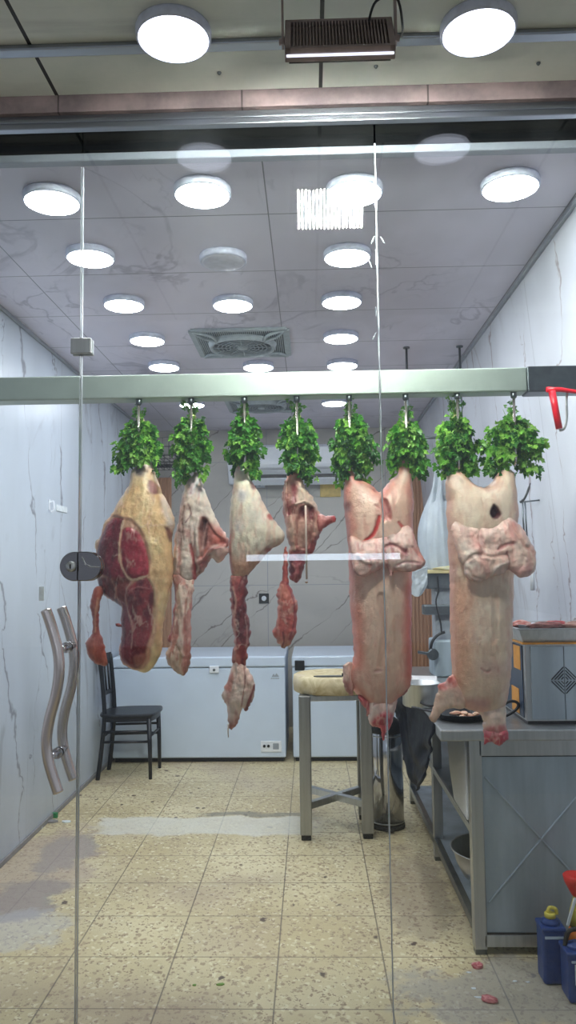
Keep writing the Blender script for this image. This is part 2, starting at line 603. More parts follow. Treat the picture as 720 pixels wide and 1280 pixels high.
# meat: colours come from the flesh/fat layout of each piece
def meat_mat(name, rough=0.4):
    m, nt, b = newmat(name)
    at_ = nt.nodes.new('ShaderNodeVertexColor')
    at_.layer_name = 'flesh'
    v = coord(nt)
    f = noise(nt, v, 70, 6, 0.65)
    c = mix(nt, math_(nt, 'MULTIPLY', sstep(nt, f, 0.5, 0.75), 0.13), at_.outputs['Color'], col4((250, 214, 196)))
    f2 = noise(nt, coord(nt, (1, 1, 0.4)), 34, 5, 0.6)
    c = mix(nt, math_(nt, 'MULTIPLY', sstep(nt, f2, 0.5, 0.72), 0.2), c, col4((184, 60, 58)))
    L(nt, c, b.inputs['Base Color'])
    b.inputs['Roughness'].default_value = rough
    b.inputs['Subsurface Weight'].default_value = 0.12
    b.inputs['Subsurface Radius'].default_value = (0.008, 0.003, 0.002)
    b.inputs['Coat Weight'].default_value = 0.15
    b.inputs['Coat Roughness'].default_value = 0.3
    bump(nt, b, noise(nt, v, 45, 6, 0.62), 0.55, 0.008)
    return m


M['meat'] = meat_mat('meat')

m, nt, b = newmat('parsley_leaf')
at_ = nt.nodes.new('ShaderNodeVertexColor')
at_.layer_name = 'leaf'
f = noise(nt, coord(nt), 60, 3)
c = mix(nt, math_(nt, 'MULTIPLY', f, 0.2), at_.outputs['Color'], col4((70, 140, 46)))
L(nt, c, b.inputs['Base Color'])
b.inputs['Roughness'].default_value = 0.42
b.inputs['Subsurface Weight'].default_value = 0.0
tl = nt.nodes.new('ShaderNodeBsdfTranslucent')
L(nt, c, tl.inputs[0])
ms = nt.nodes.new('ShaderNodeMixShader')
ms.inputs[0].default_value = 0.3
L(nt, b.outputs[0], ms.inputs[1]); L(nt, tl.outputs[0], ms.inputs[2])
L(nt, ms.outputs[0], nt.nodes['Material Output'].inputs[0])
M['leaf'] = m


# ------------------------------------------------------------------ inflated organic solids
def vnoise(x, z, scale, seed, octaves=4, ax=1.0, az=1.0, rough=0.55):
    rs = np.random.RandomState(seed)
    tot = np.zeros_like(x)
    amp, s, norm = 1.0, scale, 0.0
    for _ in range(octaves):
        lat = rs.rand(64, 64)
        u, w = x * s * ax + 37.3, z * s * az + 11.7
        iu, iw = np.floor(u).astype(int), np.floor(w).astype(int)
        fu, fw = u - iu, w - iw
        fu = fu * fu * (3 - 2 * fu)
        fw = fw * fw * (3 - 2 * fw)
        a = lat[iu % 64, iw % 64]; b_ = lat[(iu + 1) % 64, iw % 64]
        c_ = lat[iu % 64, (iw + 1) % 64]; d = lat[(iu + 1) % 64, (iw + 1) % 64]
        tot += amp * ((a * (1 - fu) + b_ * fu) * (1 - fw) + (c_ * (1 - fu) + d * fu) * fw)
        norm += amp
        amp *= rough
        s *= 2
    return tot / norm


def inside(px, pz, poly):
    r = np.zeros(px.shape, bool)
    n = len(poly)
    j = n - 1
    for i in range(n):
        xi, zi = poly[i]; xj, zj = poly[j]
        if zi != zj:
            c_ = ((zi > pz) != (zj > pz)) & (px < (xj - xi) * (pz - zi) / (zj - zi) + xi)
            r ^= c_
        j = i
    return r


def segdist(px, pz, line, closed):
    best = np.full(px.shape, 1e9)
    bx = np.zeros(px.shape); bz = np.zeros(px.shape)
    n = len(line)
    for i in range(n if closed else n - 1):
        a = line[i]; b_ = line[(i + 1) % n]
        d = b_ - a
        l2 = max(d @ d, 1e-12)
        t = np.clip(((px - a[0]) * d[0] + (pz - a[1]) * d[1]) / l2, 0, 1)
        qx, qz = a[0] + t * d[0], a[1] + t * d[1]
        dd = (px - qx) ** 2 + (pz - qz) ** 2
        k = dd < best
        best = np.where(k, dd, best); bx = np.where(k, qx, bx); bz = np.where(k, qz, bz)
    return np.sqrt(best), bx, bz


def ss(x, a, b_):
    t = np.clip((x - a) / (b_ - a), 0, 1)
    return t * t * (3 - 2 * t)


def inflate(name, outline, Y, base, parent, front=1.0, back=0.8, step=0.004, base2=None, grad=(), patches=(), strokes=(), lump=0.006, lumpscale=18, seed=1,
            edge=None, edge_w=0.02, streak=0.0, maxd=None, mat='meat', raw=True, jitter=0.0012, fibre=None, lean=0.0, marb=0.4):
    """solid grown from an outline (photo pixels seen on plane Y): rounded to the front and back, with relief and flesh/fat layout"""
    S = Y / F                                     # metres per pixel here
    def w2(p):
        q = at(p[0], p[1], Y)
        return (q.x, q.z)
    pl = catmull([w2(p) for p in outline], 6, True)
    rs = np.random.RandomState(seed)
    pl = pl + rs.randn(*pl.shape) * jitter
    x0, z0 = pl.min(0) - step * 2
    x1, z1 = pl.max(0) + step * 2
    nx, nz = int((x1 - x0) / step) + 2, int((z1 - z0) / step) + 2
    gx, gz = np.meshgrid(x0 + np.arange(nx) * step, z0 + np.arange(nz) * step, indexing='ij')
    ins = inside(gx, gz, pl)
    cell = ins[:-1, :-1] & ins[1:, :-1] & ins[:-1, 1:] & ins[1:, 1:]
    used = np.zeros_like(ins)
    cnt = np.zeros(ins.shape, int)
    for dx in (0, 1):
        for dz in (0, 1):
            cnt[dx:nx - 1 + dx, dz:nz - 1 + dz] += cell
    used = cnt > 0
    bnd = used & (cnt < 4)
    core = used & ~bnd
    # Poisson inflation
    u = np.zeros(gx.shape)
    par = (np.add.outer(np.arange(nx), np.arange(nz)) % 2)
    rhs = 2.0 * step * step
    for it in range(420):
        for k in (0, 1):
            s = np.zeros_like(u)
            s[1:-1, 1:-1] = u[2:, 1:-1] + u[:-2, 1:-1] + u[1:-1, 2:] + u[1:-1, :-2]
            un = u + 1.9 * ((s + rhs) / 4 - u)
            u = np.where(core & (par == k), un, u)
    u = np.clip(u, 0, None)
    h = np.sqrt(u)
    if maxd: h = maxd * np.tanh(h / maxd)
    dist, qx, qz = segdist(gx, gz, pl, True)
    PX, PZ = gx.copy(), gz.copy()
    PX[bnd] = qx[bnd]; PZ[bnd] = qz[bnd]
    # colours
    nz1 = vnoise(gx, gz, 14, seed + 5)
    nz2 = vnoise(gx, gz, 40, seed + 9)
    C = np.zeros(gx.shape + (3,)) + np.array(lin(base))
    if base2: 
        k = ss(nz1, 0.35, 0.65)[..., None]
        C = C * (1 - k) + np.array(lin(base2)) * k
    # vertical gradients of flesh colour given in pixel rows
    row = 0
    zrow = lambda py: at(outline[0][0], py, Y).z
    for ya, yb, cc, amt in grad:
        za, zb = zrow(ya), zrow(yb)
        k = ss((gz - za) / (zb - za) + (nz1 - 0.5) * 0.5, 0, 1)[..., None] * amt
        C = C * (1 - k) + np.array(lin(cc)) * k
    rel = (vnoise(gx, gz, lumpscale, seed) - 0.5) * 2 * lump
    if streak:
        st = vnoise(gx, gz, 60, seed + 21, 3, 1.0, 0.10)
        rel += (st - 0.5) * streak
    if edge:
        k = (1 - ss(dist + (nz1 - 0.5) * edge_w, 0, edge_w))[..., None] * 0.8
        C = C * (1 - k) + np.array(lin(edge)) * k
    if fibre:
        cc, amt, lo = fibre
        f1_ = vnoise(gx + 0.02 * (nz1 - 0.5), gz, 55, seed + 41, 4, 1.0, 0.22)
        k = ss(f1_, lo, lo + 0.12)[..., None] * amt
        C = C * (1 - k) + np.array(lin(cc)) * k
        rel -= 0.004 * k[..., 0]
    Cb = C.copy()
    for pt in patches:
        poly, cc, feather, r = pt[:4]
        amt = pt[4] if len(pt) > 4 else 1.0
        cc2 = pt[5] if len(pt) > 5 else None
        pp = catmull([w2(p) for p in poly], 5, True)
        d, _, _ = segdist(gx, gz, pp, True)
        sd = np.where(inside(gx, gz, pp), d, -d) + (nz2 - 0.5) * 0.008
        f = feather * S
        k = ss(sd, -f, f)[..., None] * amt
        ca = np.zeros_like(C) + np.array(lin(cc))
        if cc2:
            kk = ss(vnoise(gx, gz, 45, seed + 31, 4, 1.0, 0.45), 0.4, 0.62)[..., None]
            ca = ca * (1 - kk) + np.array(lin(cc2)) * kk
        C = C * (1 - k) + ca * k
        rel += r * ss(sd, 0, max(4 * S, f))
    if marb:
        n_ = vnoise(gx + 0.015 * nz1, gz, 26, seed + 61, 4, 1.0, 0.45)
        k = ss(1 - np.abs(2 * n_ - 1), 0.90, 0.985)[..., None] * marb * ss(vnoise(gx, gz, 9, seed + 67), 0.4, 0.6)[..., None]
        C = C * (1 - k) + np.array(lin((244, 208, 190))) * k
        rel += 0.0025 * k[..., 0]
        C = C * (1 + min(0.5, marb * 1.4) * (vnoise(gx, gz, 90, seed + 71, 2, 1.0, 0.5) - 0.5))[..., None]
    for ln, wpx, cc, r, amt in strokes:
        pp = catmull([w2(p) for p in ln], 5, False)
        d, _, _ = segdist(gx, gz, pp, False)
        d = d + (nz2 - 0.5) * 0.006
        k = (1 - ss(d, wpx * S * 0.3, wpx * S))
        if cc is not None:
            kk = k[..., None] * amt
            C = C * (1 - kk) + np.array(lin(cc)) * kk
        rel += r * k
    fade = ss(dist, 0, 0.02)
    hf = h * front + rel * fade
    hf = np.maximum(hf, 0.0005)
    idx = -np.ones(gx.shape, int)
    fi = np.argwhere(used)
    idx[used] = np.arange(len(fi))
    nF = len(fi)
    bidx = idx.copy()
    ncore = core.sum()
    bidx[core] = nF + np.arange(ncore)
    zero = bnd
    yf = np.where(bnd, Y, Y - hf)
    yb = Y + h * back + (vnoise(gx, gz, lumpscale, seed + 3) - 0.5) * lump * fade
    sh = lean * (gz - (z0 + z1) / 2)
    yf = yf + sh; yb = yb + sh
    vf = np.stack([PX[used], yf[used], PZ[used]], 1)
    vb = np.stack([PX[core], yb[core], PZ[core]], 1)
    verts = np.vstack([vf, vb])
    ci, cj = np.nonzero(cell)
    fF = np.stack([idx[ci, cj], idx[ci + 1, cj], idx[ci + 1, cj + 1], idx[ci, cj + 1]], 1)
    fB = np.stack([bidx[ci, cj], bidx[ci, cj + 1], bidx[ci + 1, cj + 1], bidx[ci + 1, cj]], 1)
    faces = np.vstack([fF, fB])
    cols = np.vstack([C[used], Cb[core]])
    me = bpy.data.meshes.new(name)
    me.from_pydata(verts.tolist(), [], faces.tolist())
    me.validate()
    me.update()
    ca = me.color_attributes.new('flesh', 'FLOAT_COLOR', 'POINT')
    arr = np.ones((len(verts), 4), np.float32)
    arr[:, :3] = cols
    if len(ca.data) == len(verts): ca.data.foreach_set('color', arr.ravel())
    return link_mesh(name, me, M[mat], parent, smooth=True)


def crop(x0, y0, sc, pts):
    """points read in an enlarged crop of the photo, back to photo pixels"""
    return [(x0 + a / sc, y0 + b_ / sc) for a, b_ in pts]
# ================================================================== setting
XL, XR, YB, ZC, YG = -1.655, 1.22, 7.9, 2.98, 2.46     # left wall, right wall, back wall, ceiling, glass


def struct(mb, name, mat):
    o = mb.build(name, mat)
    o['kind'] = 'structure'
    return o


struct(MB().box((-6, -0.6, -0.1), (6, YB + 0.15, 0)), 'floor', M['floor'])
struct(MB().box((-12, -12, -0.12), (12, -0.6, -0.02)), 'street', M['asphalt'])
struct(MB().box((XL - 0.12, 2.60, 0), (XL, YB + 0.12, ZC + 0.1)), 'wall_left', M['marble_left'])
def wall_x(z):
    """the right wall is upright to 1.3 m and leans in above"""
    return XR if z < 1.3 else XR + (1.07 - XR) * (z - 1.3) / (ZC - 1.3)


struct(MB().prism([(XR, 2.60, 0), (XR, 2.60, 1.3), (1.07, 2.60, ZC), (1.07, 2.60, ZC + 0.1), (XR + 0.12, 2.60, ZC + 0.1), (XR + 0.12, 2.60, 0)], (0, YB + 0.12 - 2.60, 0)), 'wall_right', M['marble_right'])
struct(MB().box((XL - 0.12, YB, 0), (XR + 0.12, YB + 0.12, ZC + 0.1)), 'wall_back', M['marble_back'])
struct(MB().box((XL - 0.12, 2.665, ZC), (XR + 0.12, YB + 0.12, ZC + 0.08)), 'ceiling', M['marble_ceiling'])
# cornice lines where ceiling and walls meet
struct(MB().box((XL, 2.66, ZC - 0.022), (XL + 0.014, YB, ZC + 0.002), 0.004), 'trim_1', M['grey_plastic'])
struct(MB().box((1.056, 2.66, ZC - 0.022), (1.073, YB, ZC + 0.002), 0.004), 'trim_2', M['grey_plastic'])
struct(MB().box((XL, 2.62, 0.0), (XL + 0.012, YB, 0.03), 0.003), 'baseboard_left', M['grout'])
# front edge of the shop ceiling, near-black panel painting the shade of the gap above it
struct(MB().box((XL - 0.12, 2.600, ZC - 0.018), (1.09, 2.640, ZC + 0.010), 0.004), 'trim_3', M['alu_white'])
struct(MB().box((-3.2, 2.642, ZC + 0.010), (3.2, 2.664, 3.3)), 'wall_void_shade', M['void'])
# shop front: soffit, beam, head rail, flanks
struct(MB().box((-4, 0.2, 3.09), (4, 2.64, 3.22)), 'ceiling_soffit', M['soffit'])
struct(MB().box((-4, 2.425, 3.032), (4, 2.52, 3.09)), 'beam_front', M['beam'])
b_ = MB().box((-3.2, YG - 0.016, 2.988), (3.2, YG + 0.012, 3.034), 0.003)
b_.box((-3.2, YG - 0.022, 3.006), (3.2, YG - 0.014, 3.018), 0.002)
struct(b_, 'trim_4', M['alu'])
struct(MB().box((-4, 2.38, 0), (-1.86, 2.60, 3.03)), 'wall_front_left', M['facade'])
struct(MB().box((1.5, 2.38, 0), (4, 2.60, 3.03)), 'wall_front_right', M['facade'])
struct(MB().box((-1.9, 2.56, 0), (XL, 2.62, 3.03)), 'wall_return_left', M['facade'])
struct(MB().box((XR, 2.56, 0), (1.56, 2.62, 3.03)), 'wall_return_right', M['facade'])
# white duct strip on the soffit
y0 = atz(180, 48, 3.11).y
struct(MB().box((-3, y0 - 0.02, 3.073), (3, y0 + 0.02, 3.09), 0.004), 'trim_5', M['alu'])
# screws in soffit
for px, py in ((548 / 2 + 0, 92), (470, 84), (673, 80)):
    p = atz(px, py, 3.086)
    o = MB().lathe([(0.006, 0.008), (0.007, 0.002), (0.003, -0.004)], p, 10).build('ceiling_screw', M['steel_dark'])
    setbase(o, p)
    tag(o, {274: 'small dark screw in the soffit below the left round lamp', 470: 'small dark screw in the soffit under the floodlight corner', 673: 'small dark screw in the soffit below the right round lamp'}[int(px)], 'screw', 'screws in the soffit')

# wood slat panels on the back wall
for nm, xa, xb in (('trim_6', -1.56, -1.40), ('trim_7', 0.93, XR)):
    mb = MB().box((xa, YB - 0.012, 0.0), (xb, YB, 2.5))
    n = int((xb - xa) / 0.034)
    for k in range(n):
        xk = xa + (k + 0.15) * (xb - xa) / n
        mb.box((xk, YB - 0.03, 0.0), (xk + 0.022, YB - 0.011, 2.5), 0.003)
    struct(mb, nm, M['wood_slat'])

# ------------------------------------------------------------------ glass front
S1 = at(100, 640, YG).x                   # seam door / fixed pane
S2 = at(478, 640, YG).x                   # seam between the fixed panes
G0, G1 = 0.012, 2.997


def pane(name, xa, xb, parent=None):
    o = MB().box((xa, YG - 0.005, G0), (xb, YG + 0.005, G1)).build(name, M['glass'], parent)
    o['kind'] = 'structure'
    return o


door = pane('door_1', -1.86, S1 - 0.002)
w1 = pane('window_1', S1 + 0.002, S2 - 0.003)
w2 = pane('window_2', S2 + 0.003, 1.5)
# polished edges / silicone joint
MB().box((S1 - 0.0035, YG - 0.006, G0), (S1 - 0.0022, YG + 0.006, 2.86)).build('glass_edge', M['silicone'], door)
MB().box((S1 + 0.0022, YG - 0.006, G0), (S1 + 0.0035, YG + 0.006, 2.86)).build('glass_edge', M['silicone'], w1)
rs = random.Random(3)
pts, rad = [], []
for k in range(90):
    z = 0.02 + k * 0.0325
    pts.append((S2 + rs.uniform(-1, 1) * 0.0008, YG - 0.006, z)); rad.append(0.0022 + (0.0022 * rs.random() if z > 1.9 else 0.0004 * rs.random()))
MB().tube(pts, rad, 6).build('silicone_joint', M['silicone'], w1)
mb = MB()
for px, py in ((470, 390), (474, 440), (466, 300), (463, 330), (478, 300), (468, 420)):
    p = at(px, py, YG - 0.006)
    a = rs.uniform(-0.8, 0.8)
    mb.tube([p + Vector((math.sin(a) * t * 0.012, 0, math.cos(a) * t * 0.02 + 0.003 * math.sin(t * 5))) for t in (-1, -0.5, 0, 0.5, 1)], [0.0006, 0.002, 0.0025, 0.0016, 0.0006], 6)
mb.build('silicone_smear', M['silicone'], w1)
# patch clamp high on the seam
p = at(103, 434, YG)
mb = MB()
mb.box(p + Vector((-0.034, -0.018, -0.026)), p + Vector((0.0335, -0.0055, 0.026)), 0.004)
mb.box(p + Vector((-0.034, 0.0055, -0.026)), p + Vector((0.0335, 0.018, 0.026)), 0.004)
mb.build('glass_clamp', M['steel'], w1)
# lock with its keeper
p = at(103, 708, YG)


def stadium(mb, x0, x1, hr, ya, yb, roundleft):
    pts = []
    if roundleft:
        cx = x0 + hr
        pts = [(x1, ya, p.z + hr)] + [(cx - hr * math.sin(t), ya, p.z + hr * math.cos(t)) for t in [PI * k / 20 for k in range(21)]] + [(x1, ya, p.z - hr)]
    else:
        cx = x1 - hr
        pts = [(x0, ya, p.z - hr)] + [(cx + hr * math.sin(t), ya, p.z - hr * math.cos(t)) for t in [PI * k / 20 for k in range(21)]] + [(x0, ya, p.z + hr)]
    mb.prism(pts, (0, yb - ya, 0))


for nm, par, xa, xb, left in (('lock', door, p.x - 0.066, S1 - 0.001, True), ('lock_keeper', w1, S1 + 0.001, p.x + 0.066, False)):
    mb = MB()
    stadium(mb, xa, xb, 0.046, YG - 0.022, YG - 0.0055, left)
    stadium(mb, xa, xb, 0.046, YG + 0.0055, YG + 0.022, left)
    lk = mb.build(nm, M['lock_steel'], par)
    bv = lk.modifiers.new('b', 'BEVEL'); bv.width = 0.003; bv.segments = 2; bv.limit_method = 'ANGLE'
    if left:
        c = Vector((p.x - 0.028, YG - 0.022, p.z))
        MB().lathe([(0.0, 0.012), (0.012, 0.012), (0.0165, 0.008), (0.0165, -0.001)], c, 24, 'Y').build('lock_cylinder', M['steel'], lk)
        MB().box(c + Vector((-0.002, -0.0135, -0.007)), c + Vector((0.002, -0.0115, 0.007))).build('keyhole', M['black'], lk)
    else:
        c = Vector((p.x + 0.022, YG - 0.023, p.z))
        MB().tube([c + Vector((-0.018, 0, 0.030)), c + Vector((-0.006, 0, 0.006)), c + Vector((0.012, 0, -0.002)), c + Vector((0.038, 0, -0.003))], 0.0018, 6).build('seam_line', M['steel'], lk)
# S shaped pull handles, one on each face
hp = [(57, 762), (64, 782), (72, 812), (74, 838), (70, 868), (62, 898), (58, 925), (60, 948), (66, 970), (73, 991)]
hw = [at(a, c_, YG - 0.075) for a, c_ in hp]
hw = [Vector(q) for q in catmull(hw, 6, False)]
for yo, nm in ((-0.075, 'pull_handle'), (0.075, 'pull_handle')):
    pts = [Vector((q.x, YG + yo, q.z)) for q in hw]
    h = MB().tube(pts, 0.0165, 20).build(nm, M['satin'], door)
    bv = h.modifiers.new('b', 'BEVEL'); bv.width = 0.002; bv.segments = 1; bv.limit_method = 'ANGLE'
    for k in (12, 42):
        q = pts[k]
        s = -1 if yo < 0 else 1
        mb = MB().tube([(q.x + 0.006, q.y - s * 0.008, q.z), (q.x + 0.006, YG + s * 0.006, q.z)], 0.010, 16)
        mb.tube([(q.x + 0.006, YG + s * 0.012, q.z), (q.x + 0.006, YG + s * 0.0055, q.z)], 0.017, 16)
        mb.build('standoff', M['chrome'], h)
# two little stuck-on things on the glass door
o = MB().box(at(52, 742, YG - 0.007) + Vector((-0.008, -0.002, -0.022)), at(52, 742, YG - 0.007) + Vector((0.008, 0.0015, 0.022)), 0.001).build('sticker', M['label_white'], door)

# ------------------------------------------------------------------ lamps
def make_lamp(on):
    root = thing('ceiling_lamp', (0, 0, 0), None, None)
    MB().lathe([(0.096, 0.0), (0.107, 0.0), (0.109, -0.006), (0.108, -0.026), (0.103, -0.032), (0.100, -0.030), (0.100, -0.004), (0.096, -0.002)], (0, 0, 0), 48, caps=True).build('rim', M['lamp_rim'], root, local=True)
    MB().lathe([(0.1005, -0.028), (0.1005, -0.031), (0.090, -0.0345), (0.055, -0.037), (0.0, -0.038)], (0, 0, 0), 48, caps=True).build('diffuser', M[on], root, local=True)
    return root


LAMPS = [
    (65, 254, 'round lit LED ceiling lamp at upper left, crossed by the glass door edge'),
    (253, 245, 'round lit LED ceiling lamp of the front row behind the middle pane'),
    (443, 243, 'round lit LED ceiling lamp overlapping the striped reflection'),
    (638, 236, 'round lit LED ceiling lamp nearest the right wall'),
    (113, 324, 'round lit LED ceiling lamp, second of the left diagonal line, beside the glass seam'),
    (434, 323, 'round lit LED ceiling lamp just below the one with the striped reflection'),
    (155, 383, 'round lit LED ceiling lamp, third of the left diagonal line'),
    (291, 383, 'round lit LED ceiling lamp between the unlit disc and the square fan vent'),
    (427, 379, 'round lit LED ceiling lamp, third of the right straight line'),
    (184, 427, 'round lit LED ceiling lamp left of the square fan vent'),
    (426, 424, 'round lit LED ceiling lamp, right of the square fan vent'),
    (205, 460, 'round lit LED ceiling lamp just above the steel rail at its left'),
    (323, 460, 'round lit LED ceiling lamp just above the steel rail, under the fan vent'),
    (428, 458, 'round lit LED ceiling lamp just above the steel rail, right of the fan vent'),
    (240, 507, 'round lit LED ceiling lamp under the rail above the second parsley bunch'),
    (418, 505, 'round lit LED ceiling lamp under the rail beside the fifth parsley bunch'),
]
proto = make_lamp('lamp_on')
for i, (px, py, lb) in enumerate(LAMPS):
    q = atz(px, py, ZC - 0.03)
    o = proto if i == 0 else copy_tree(proto)
    o.location = (q.x, q.y, ZC)
    tag(o, lb, 'ceiling lamp', 'round ceiling lamps in the shop')
o = make_lamp('lamp_off')
q = atz(279, 328, ZC - 0.03)
o.location = (q.x, q.y, ZC)
tag(o, 'round ceiling lamp that is switched off, grey disc', 'ceiling lamp', 'round ceiling lamps in the shop')
proto = make_lamp('lamp_out')
for i, (px, py, lb) in enumerate(((217, 50, 'round lit lamp under the outer soffit, left of the floodlight'), (598, 42, 'round lit lamp under the outer soffit, right of the floodlight'), (-164, 56, 'round lit lamp under the outer soffit, outermost at the left'))):
    q = atz(px, py, 3.09 - 0.03)
    o = proto if i == 0 else copy_tree(proto)
    o.location = (q.x, q.y, 3.09)
    tag(o, lb, 'ceiling lamp', 'round lamps under the soffit')

# ------------------------------------------------------------------ floodlight under the soffit
Yf = 1.97
fc = at(424, 47, Yf)
fl = thing('floodlight', (fc.x, Yf, 3.09), 'dark grey finned floodlight hanging from the outer soffit, facing the glass', 'floodlight')
fw, fh = 0.143, 0.078
tilt = Matrix.Rotation(math.radians(-30), 3, 'X')


def fpt(v):
    return fc + tilt @ Vector(v)


def fbox(mb, lo, hi, bevel=0.0):
    lo, hi = Vector(lo), Vector(hi)
    c = fpt((lo + hi) / 2)
    h_ = (hi - lo) / 2
    mb.box(c - h_, c + h_, bevel, rot=tilt)
    return mb


mb = fbox(MB(), (-fw, 0.0, -fh), (fw, 0.014, fh), 0.004)
for zz in (-fh, fh - 0.012): fbox(mb, (-fw, -0.014, zz), (fw, 0.002, zz + 0.012), 0.002)
for xx in (-fw, fw - 0.016): fbox(mb, (xx, -0.014, -fh), (xx + 0.016, 0.002, fh), 0.002)
for zz in (-fh, fh - 0.010): fbox(mb, (-fw, 0.012, zz), (fw, 0.022, zz + 0.010), 0.002)
for xx in (-fw, fw - 0.010): fbox(mb, (xx, 0.012, -fh), (xx + 0.010, 0.022, fh), 0.002)
mb.build('housing', M['flood_body'], fl)
for k in range(29):
    xk = -fw + 0.024 + k * (2 * fw - 0.048) / 28
    fbox(MB(), (xk - 0.0018, -0.013, -fh + 0.014), (xk + 0.0018, 0.001, fh - 0.014)).build('fin', M['flood_body'], fl)
fbox(MB(), (-fw + 0.008, 0.013, -fh + 0.008), (fw - 0.008, 0.016, fh - 0.008)).build('reflector', M['black'], fl)
for k in range(18):
    xk = -fw + 0.014 + (k + 0.5) * (2 * fw - 0.028) / 18
    fbox(MB(), (xk - 0.0034, 0.016, -fh + 0.010), (xk + 0.0034, 0.019, fh - 0.010)).build('light_strip', M['flood_led'], fl)
mb = MB()
for k in range(9):
    zk = -fh + 0.012 + k * (2 * fh - 0.024) / 8
    fbox(mb, (-fw + 0.010, 0.0195, zk - 0.0006), (fw - 0.010, 0.0305, zk + 0.0006))
mb.build('louver', M['black'], fl)  # added black blades that keep the beam off the soffit
fbox(MB(), (-fw + 0.004, 0.001, -fh - 0.004), (fw - 0.004, 0.008, -fh - 0.0005), 0.002).build('lower_lens_edge', M['flood_lens'], fl)
zt = 3.09
mb = MB()
for s in (-1, 1):
    a = fpt((s * (fw + 0.006), 0.006, 0.0))
    mb.box((a.x - 0.003, a.y - 0.012, a.z - 0.014), (a.x + 0.003, a.y + 0.012, zt))
    mb.tube([fpt((s * (fw - 0.004), 0.006, 0)), fpt((s * (fw + 0.016), 0.006, 0))], 0.009, 10)
mb.box((fc.x - fw - 0.009, a.y - 0.016, zt - 0.004), (fc.x + fw + 0.009, a.y + 0.016, zt))
for k in (-0.09, 0.0, 0.09): mb.lathe([(0.009, 0), (0.009, -0.008), (0.004, -0.01)], (fc.x + k, a.y, zt - 0.004), 8)
mb.build('bracket', M['flood_body'], fl)
a = fpt((fw * 0.55, -0.006, fh - 0.02))
MB().tube(catmull([a, a + Vector((0.02, -0.03, 0.04)), a + Vector((0.075, -0.02, 0.055)), a + Vector((0.10, 0.06, 0.03)), Vector((fc.x + 0.19, y0 - 0.01, 3.083))], 6, False), 0.0035, 8).build('cable', M['black'], fl)

# ------------------------------------------------------------------ square fan vents in the ceiling
def make_vent():
    r = thing('ceiling_fan_vent', (0, 0, 0), None, None)
    H = 0.285
    mb = MB()
    for s in (-1, 1):
        mb.box((-H, s * H - 0.018, -0.016), (H, s * H + 0.018, 0.0), 0.003)
        mb.box((s * H - 0.018, -H + 0.01, -0.016), (s * H + 0.018, H - 0.01, 0.0), 0.003)
    mb.build('frame', M['vent_plastic'], r, local=True)
    MB().box((-H, -H, -0.004), (H, H, 0.0)).build('backing', M['vent_dark'], r, local=True)
    mb = MB()
    n = 44
    for k in range(n):
        x = -H + 0.02 + k * (2 * H - 0.04) / (n - 1)
        mb.box((x - 0.0028, -H, -0.010), (x + 0.0028, H, -0.003))
    mb.build('grille', M['vent_plastic'], r, local=True)
    # curved ribs from corners to the ring
    for sx in (-1, 1):
        for sy in (-1, 1):
            pts = [(sx * H * 0.97, sy * H * 0.97, -0.014), (sx * H * 0.78, sy * H * 0.62, -0.024), (sx * H * 0.52, sy * H * 0.50, -0.034)]
            pts2 = [(sx * H * 0.97, sy * H * 0.97, -0.014), (sx * H * 0.62, sy * H * 0.78, -0.024), (sx * H * 0.50, sy * H * 0.52, -0.034)]
            mb = MB().tube(catmull(pts, 6, False), 0.010, 8)
            mb.tube(catmull(pts2, 6, False), 0.010, 8)
            mb.build('corner_rib', M['vent_plastic'], r, local=True)
    for (ra, rb, nm) in ((0.185, 0.215, 'ring'),):
        MB().lathe([(ra, -0.01), (ra, -0.038), (ra + 0.01, -0.044), (rb - 0.008, -0.042), (rb, -0.010)], (0, 0, 0), 48, caps=False).build(nm, M['vent_plastic'], r, local=True)
    MB().lathe([(0.186, -0.012), (0.0, -0.012)], (0, 0, 0), 40, caps=False).build('fan_well', M['vent_dark'], r, local=True)
    mb = MB()
    for rr in (0.03, 0.055, 0.08, 0.105, 0.13, 0.155):
        mb.tube([(rr * math.cos(2 * PI * k / 36), rr * math.sin(2 * PI * k / 36), -0.036) for k in range(37)], 0.0026, 6, caps=False)
    for k in range(12):
        a = 2 * PI * k / 12
        mb.tube([(0.02 * math.cos(a), 0.02 * math.sin(a), -0.034), (0.187 * math.cos(a), 0.187 * math.sin(a), -0.034)], 0.0024, 6)
    mb.build('guard', M['vent_plastic'], r, local=True)
    MB().lathe([(0.034, -0.012), (0.034, -0.040), (0.028, -0.043), (0.0, -0.043)], (0, 0, 0), 24).build('hub', M['vent_plastic'], r, local=True)
    return r


v1 = make_vent()
q = atz(303, 428, ZC)
v1.location = (q.x, q.y, ZC)
tag(v1, 'square grey fan vent with round grille in the ceiling above the steel rail', 'vent', 'fan vents in the ceiling')
v2 = copy_tree(v1)
q = atz(327, 505, ZC)
v2.location = (q.x, q.y, ZC)
tag(v2, 'square fan vent farther back, glimpsed just under the steel rail', 'vent', 'fan vents in the ceiling')

# ------------------------------------------------------------------ rail the meat hangs from
YR = 2.85
za, zb = at(388, 464, YR - 0.04).z, at(388, 494, YR - 0.04).z
rail = thing('hanging_rail', (0, YR, zb), 'long square stainless rail across the shop that the meat hangs from', 'rail')
MB().box((XL - 0.01, YR - 0.04, zb), (at(655, 475, YR).x, YR + 0.04, za), 0.005).build('beam_tube', M['steel_rail'], rail)
MB().box((at(655, 475, YR).x, YR - 0.043, zb - 0.003), (wall_x(zb) + 0.012, YR + 0.043, za + 0.003), 0.005).build('reflection_sleeve', M['steel_dark'], rail)  # added sleeve, its dark steel stands in for a dark reflection on the rail
